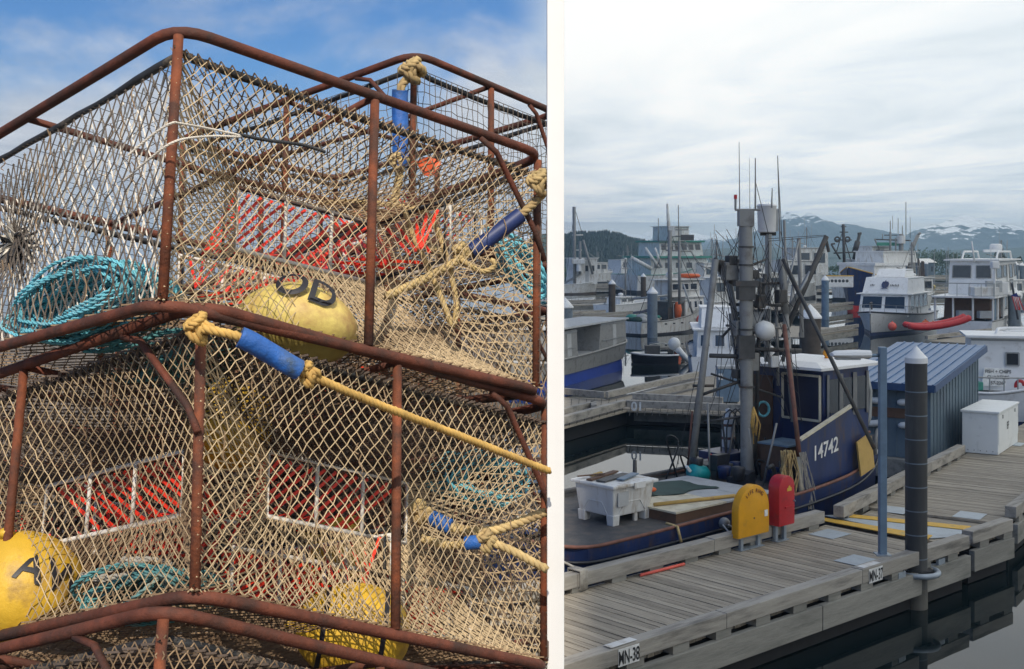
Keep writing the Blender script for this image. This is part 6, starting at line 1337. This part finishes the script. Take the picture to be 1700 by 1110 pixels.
# small far boats and sheds
def small_boat(label, A, B, beam, fb, cab, m='white_dirty', st='hull_navy', roof='white_dirty', bow='R'):
    s = Boat('moored_boat', label, A, B, beam, bow, 'boats moored in the harbour'); s.hull(fb, fb*.35, m, st, 'canvas', top=m)
    if cab: h = s.house(*cab[:4], fb*.95, cab[4], m if m != 'hull_navy' else 'white_dirty', over=.1, roof=roof); s.win(h, NEAR, .1, .42, .45, .82, frame='alu_dull'); s.win(h, NEAR, .55, .9, .45, .82, frame='alu_dull')
    if cab:
        rg = random.Random(len(label)*7); z1 = cab[4]; xm = cab[0]+(cab[1]-cab[0])*rg.uniform(.4, .9); H = z1+rg.uniform(2.0, 4.2)
        s.tubes('mast', [((xm, .5, z1), (xm, .5, H), .09)], 'alu_dull'); s.tubes('mast_yard', [((xm-.07, .5, H*.82), (xm+.07, .5, H*.82), .04)], 'alu_dull')
        s.tubes('antenna', [((xm-.05, .5, z1), (xm-.05, .5, H+rg.uniform(.3, 1.6)), .025), ((xm+.06, .4, z1), (xm+.08, .4, H+rg.uniform(-.5, 1)), .025)], 'alu')
        s.tubes('stay', [((xm, .5, H), (0, .5, fb), .018), ((xm, .5, H), (1, .5, fb*1.3), .018), ((xm, .5, H), (xm-.1, 0, fb), .018)], 'wire')
        s.tubes('boom', [((xm, .5, z1+.6), (xm-.38, .5, z1+rg.uniform(.8, 2.2)), .06)], 'alu_dull')
        b = MB(); b.tube([s.P(.02, .02, fb+.6), s.P(cab[0], .02, fb+.6)], .025, 4)
        for q in range(4): b.tube([s.P(.02+(cab[0]-.02)*q/3, .02, fb), s.P(.02+(cab[0]-.02)*q/3, .02, fb+.6)], .02, 4)
        b.build('rail', 'alu', s.t)
        b = MB(); b.ball(s.P((cab[0]+cab[1])/2, .5, z1+.3), .28, 10, 6, (1, 1, .6)); b.build('radar_dome', 'white_paint', s.t, True)
    return s
small_boat('low white skiff behind the grey fishing boat stern', (1022, 522), (1098, 515), 2.6, .9, (.2, .5, .2, .8, 1.5), 'white_paint')
small_boat('low green edged skiff at the far left', (938, 512), (1000, 509), 2.4, .7, None, 'white_dirty', 'green_paint')
small_boat('white boat moored just right of the big tender', (1165, 486), (1215, 484), 4, 1.4, (.2, .8, .15, .85, 4.2), 'white_paint')
small_boat('white boat with a green stripe behind the main mast', (1205, 500), (1300, 497), 4.5, 1.6, (.15, .75, .15, .85, 4.4), 'white_paint', 'green_paint')
small_boat('white boat behind the second mast', (1245, 522), (1345, 518), 4.2, 1.5, (.1, .6, .15, .85, 3.9), 'white_dirty', 'hull_dark')
small_boat('cream cabin cruiser behind the boom', (1300, 497), (1375, 495), 4.5, 1.8, (.15, .85, .1, .9, 4.8), 'white_dirty', 'hull_dark')
small_boat('white covered boat left of the navy ship', (1318, 478), (1385, 477), 5, 2.2, (.1, .9, .1, .9, 6.5), 'white_dirty', 'hull_dark')
small_boat('grey boat between the emblem cruiser and the charter boat', (1505, 520), (1570, 517), 3.5, 1.6, (.3, .8, .15, .85, 3.4), 'white_dirty', 'hull_navy')
small_boat('far white boat under the scrub below the hill', (1030, 466), (1075, 465), 5, 1.5, (.1, .9, .1, .9, 4.2), 'white_paint', 'hull_dark')
small_boat('far grey boat left of the big tender', (985, 470), (1030, 469), 5, 1.8, (.1, .6, .1, .9, 3.8), 'white_dirty', 'hull_dark')
small_boat('far small boat at the right edge below the trees', (1655, 478), (1720, 477), 5, 1.8, (.2, .7, .1, .9, 4.2), 'white_paint', 'hull_dark')
small_boat('small boat behind the flag at the right', (1660, 522), (1720, 518), 3.5, 1.4, (.2, .8, .15, .85, 3.2), 'white_paint', 'hull_dark')
small_boat('dark hulled boat behind the gantry posts', (1180, 530), (1250, 526), 4, 1.5, (.2, .8, .15, .85, 3.6), 'white_dirty', 'hull_dark')
def far_building(label, px0, px1, base, top, m, roof):
    a, c = at(px0, base, 0), at(px1, base, 0); h = CZ+(CY-top)/F*a.y; t = thing('shore_building', label, 'building', (a+c)/2, 0, 'buildings on the far shore', world=True)
    dp = 8; b = MB(); b.prism([a, c, c+V(0, dp, 0), a+V(0, dp, 0)], (0, 0, h*.8)); b.build('wall', m, t)
    b = MB(); b.prism([a+V(-.4, -.4, h*.8), a+V(-.4, dp/2, h), a+V(-.4, dp+.4, h*.8)], (c-a)+V(.8, 0, 0)); b.build('roof', roof, t)
    n = max(2, int((px1-px0)/9))
    for k in range(n): p = a.lerp(c, (k+.35)/n); q = a.lerp(c, (k+.7)/n); b = MB(); b.prism([p+V(0, -.05, h*.35), q+V(0, -.05, h*.35), q+V(0, -.05, h*.6), p+V(0, -.05, h*.6)], (0, .04, 0)); b.build('window', 'glass', t)
far_building('grey shore building with a red corner behind the emblem cruiser', 1442, 1466, 462, 442, 'grey_building', 'grey_building')
far_building('small dark shed with a pale roof right of the net booms', 1522, 1552, 462, 429, 'shed_wall', 'white_dirty')
far_building('long low white shore building behind the masts', 1255, 1330, 455, 440, 'white_dirty', 'grey_building')
far_building('low pale shore building below the mountain gap', 1415, 1462, 452, 436, 'grey_building', 'white_dirty')
far_building('small blue grey shed below the wooded hill', 988, 1000, 462, 445, 'steel_blue', 'white_dirty')
def far_masts():
    rg = random.Random(17); spots = [(1200, 440, 405), (1236, 470, 420), (1422, 470, 428), (1437, 470, 425), (1571, 455, 415), (1574, 455, 410), (1583, 455, 418), (1589, 455, 420), (1595, 455, 416), (1551, 480, 415), (1068, 450, 425), (1318, 460, 420), (1358, 470, 428)]
    nm = ['left of the main mast', 'behind the main mast', 'left of the grey shore building', 'in front of the grey shore building', 'first left of the upper wheelhouse', 'tallest left of the upper wheelhouse', 'third left of the upper wheelhouse', 'fourth left of the upper wheelhouse', 'nearest the upper wheelhouse', 'beside the small dark shed', 'in front of the wooded hill', 'below the blue mountain peak', 'left of the navy ship mast']
    for (px, base, top), n in zip(spots, nm):
        p = at(px, 470, 0); h = CZ+(CY-top)/F*p.y; t = thing('boat_mast', 'thin pale far mast '+n, 'mast', p, 0, 'far masts')
        b = MB(); b.tube([(0, 0, 0), (0, 0, h)], [.11, .06], 5); b.build('pole', 'alu', t); b = MB(); b.tube([(-.6, 0, h*.72), (.6, 0, h*.72)], .04, 4); b.build('spreader', 'alu', t)
far_masts()
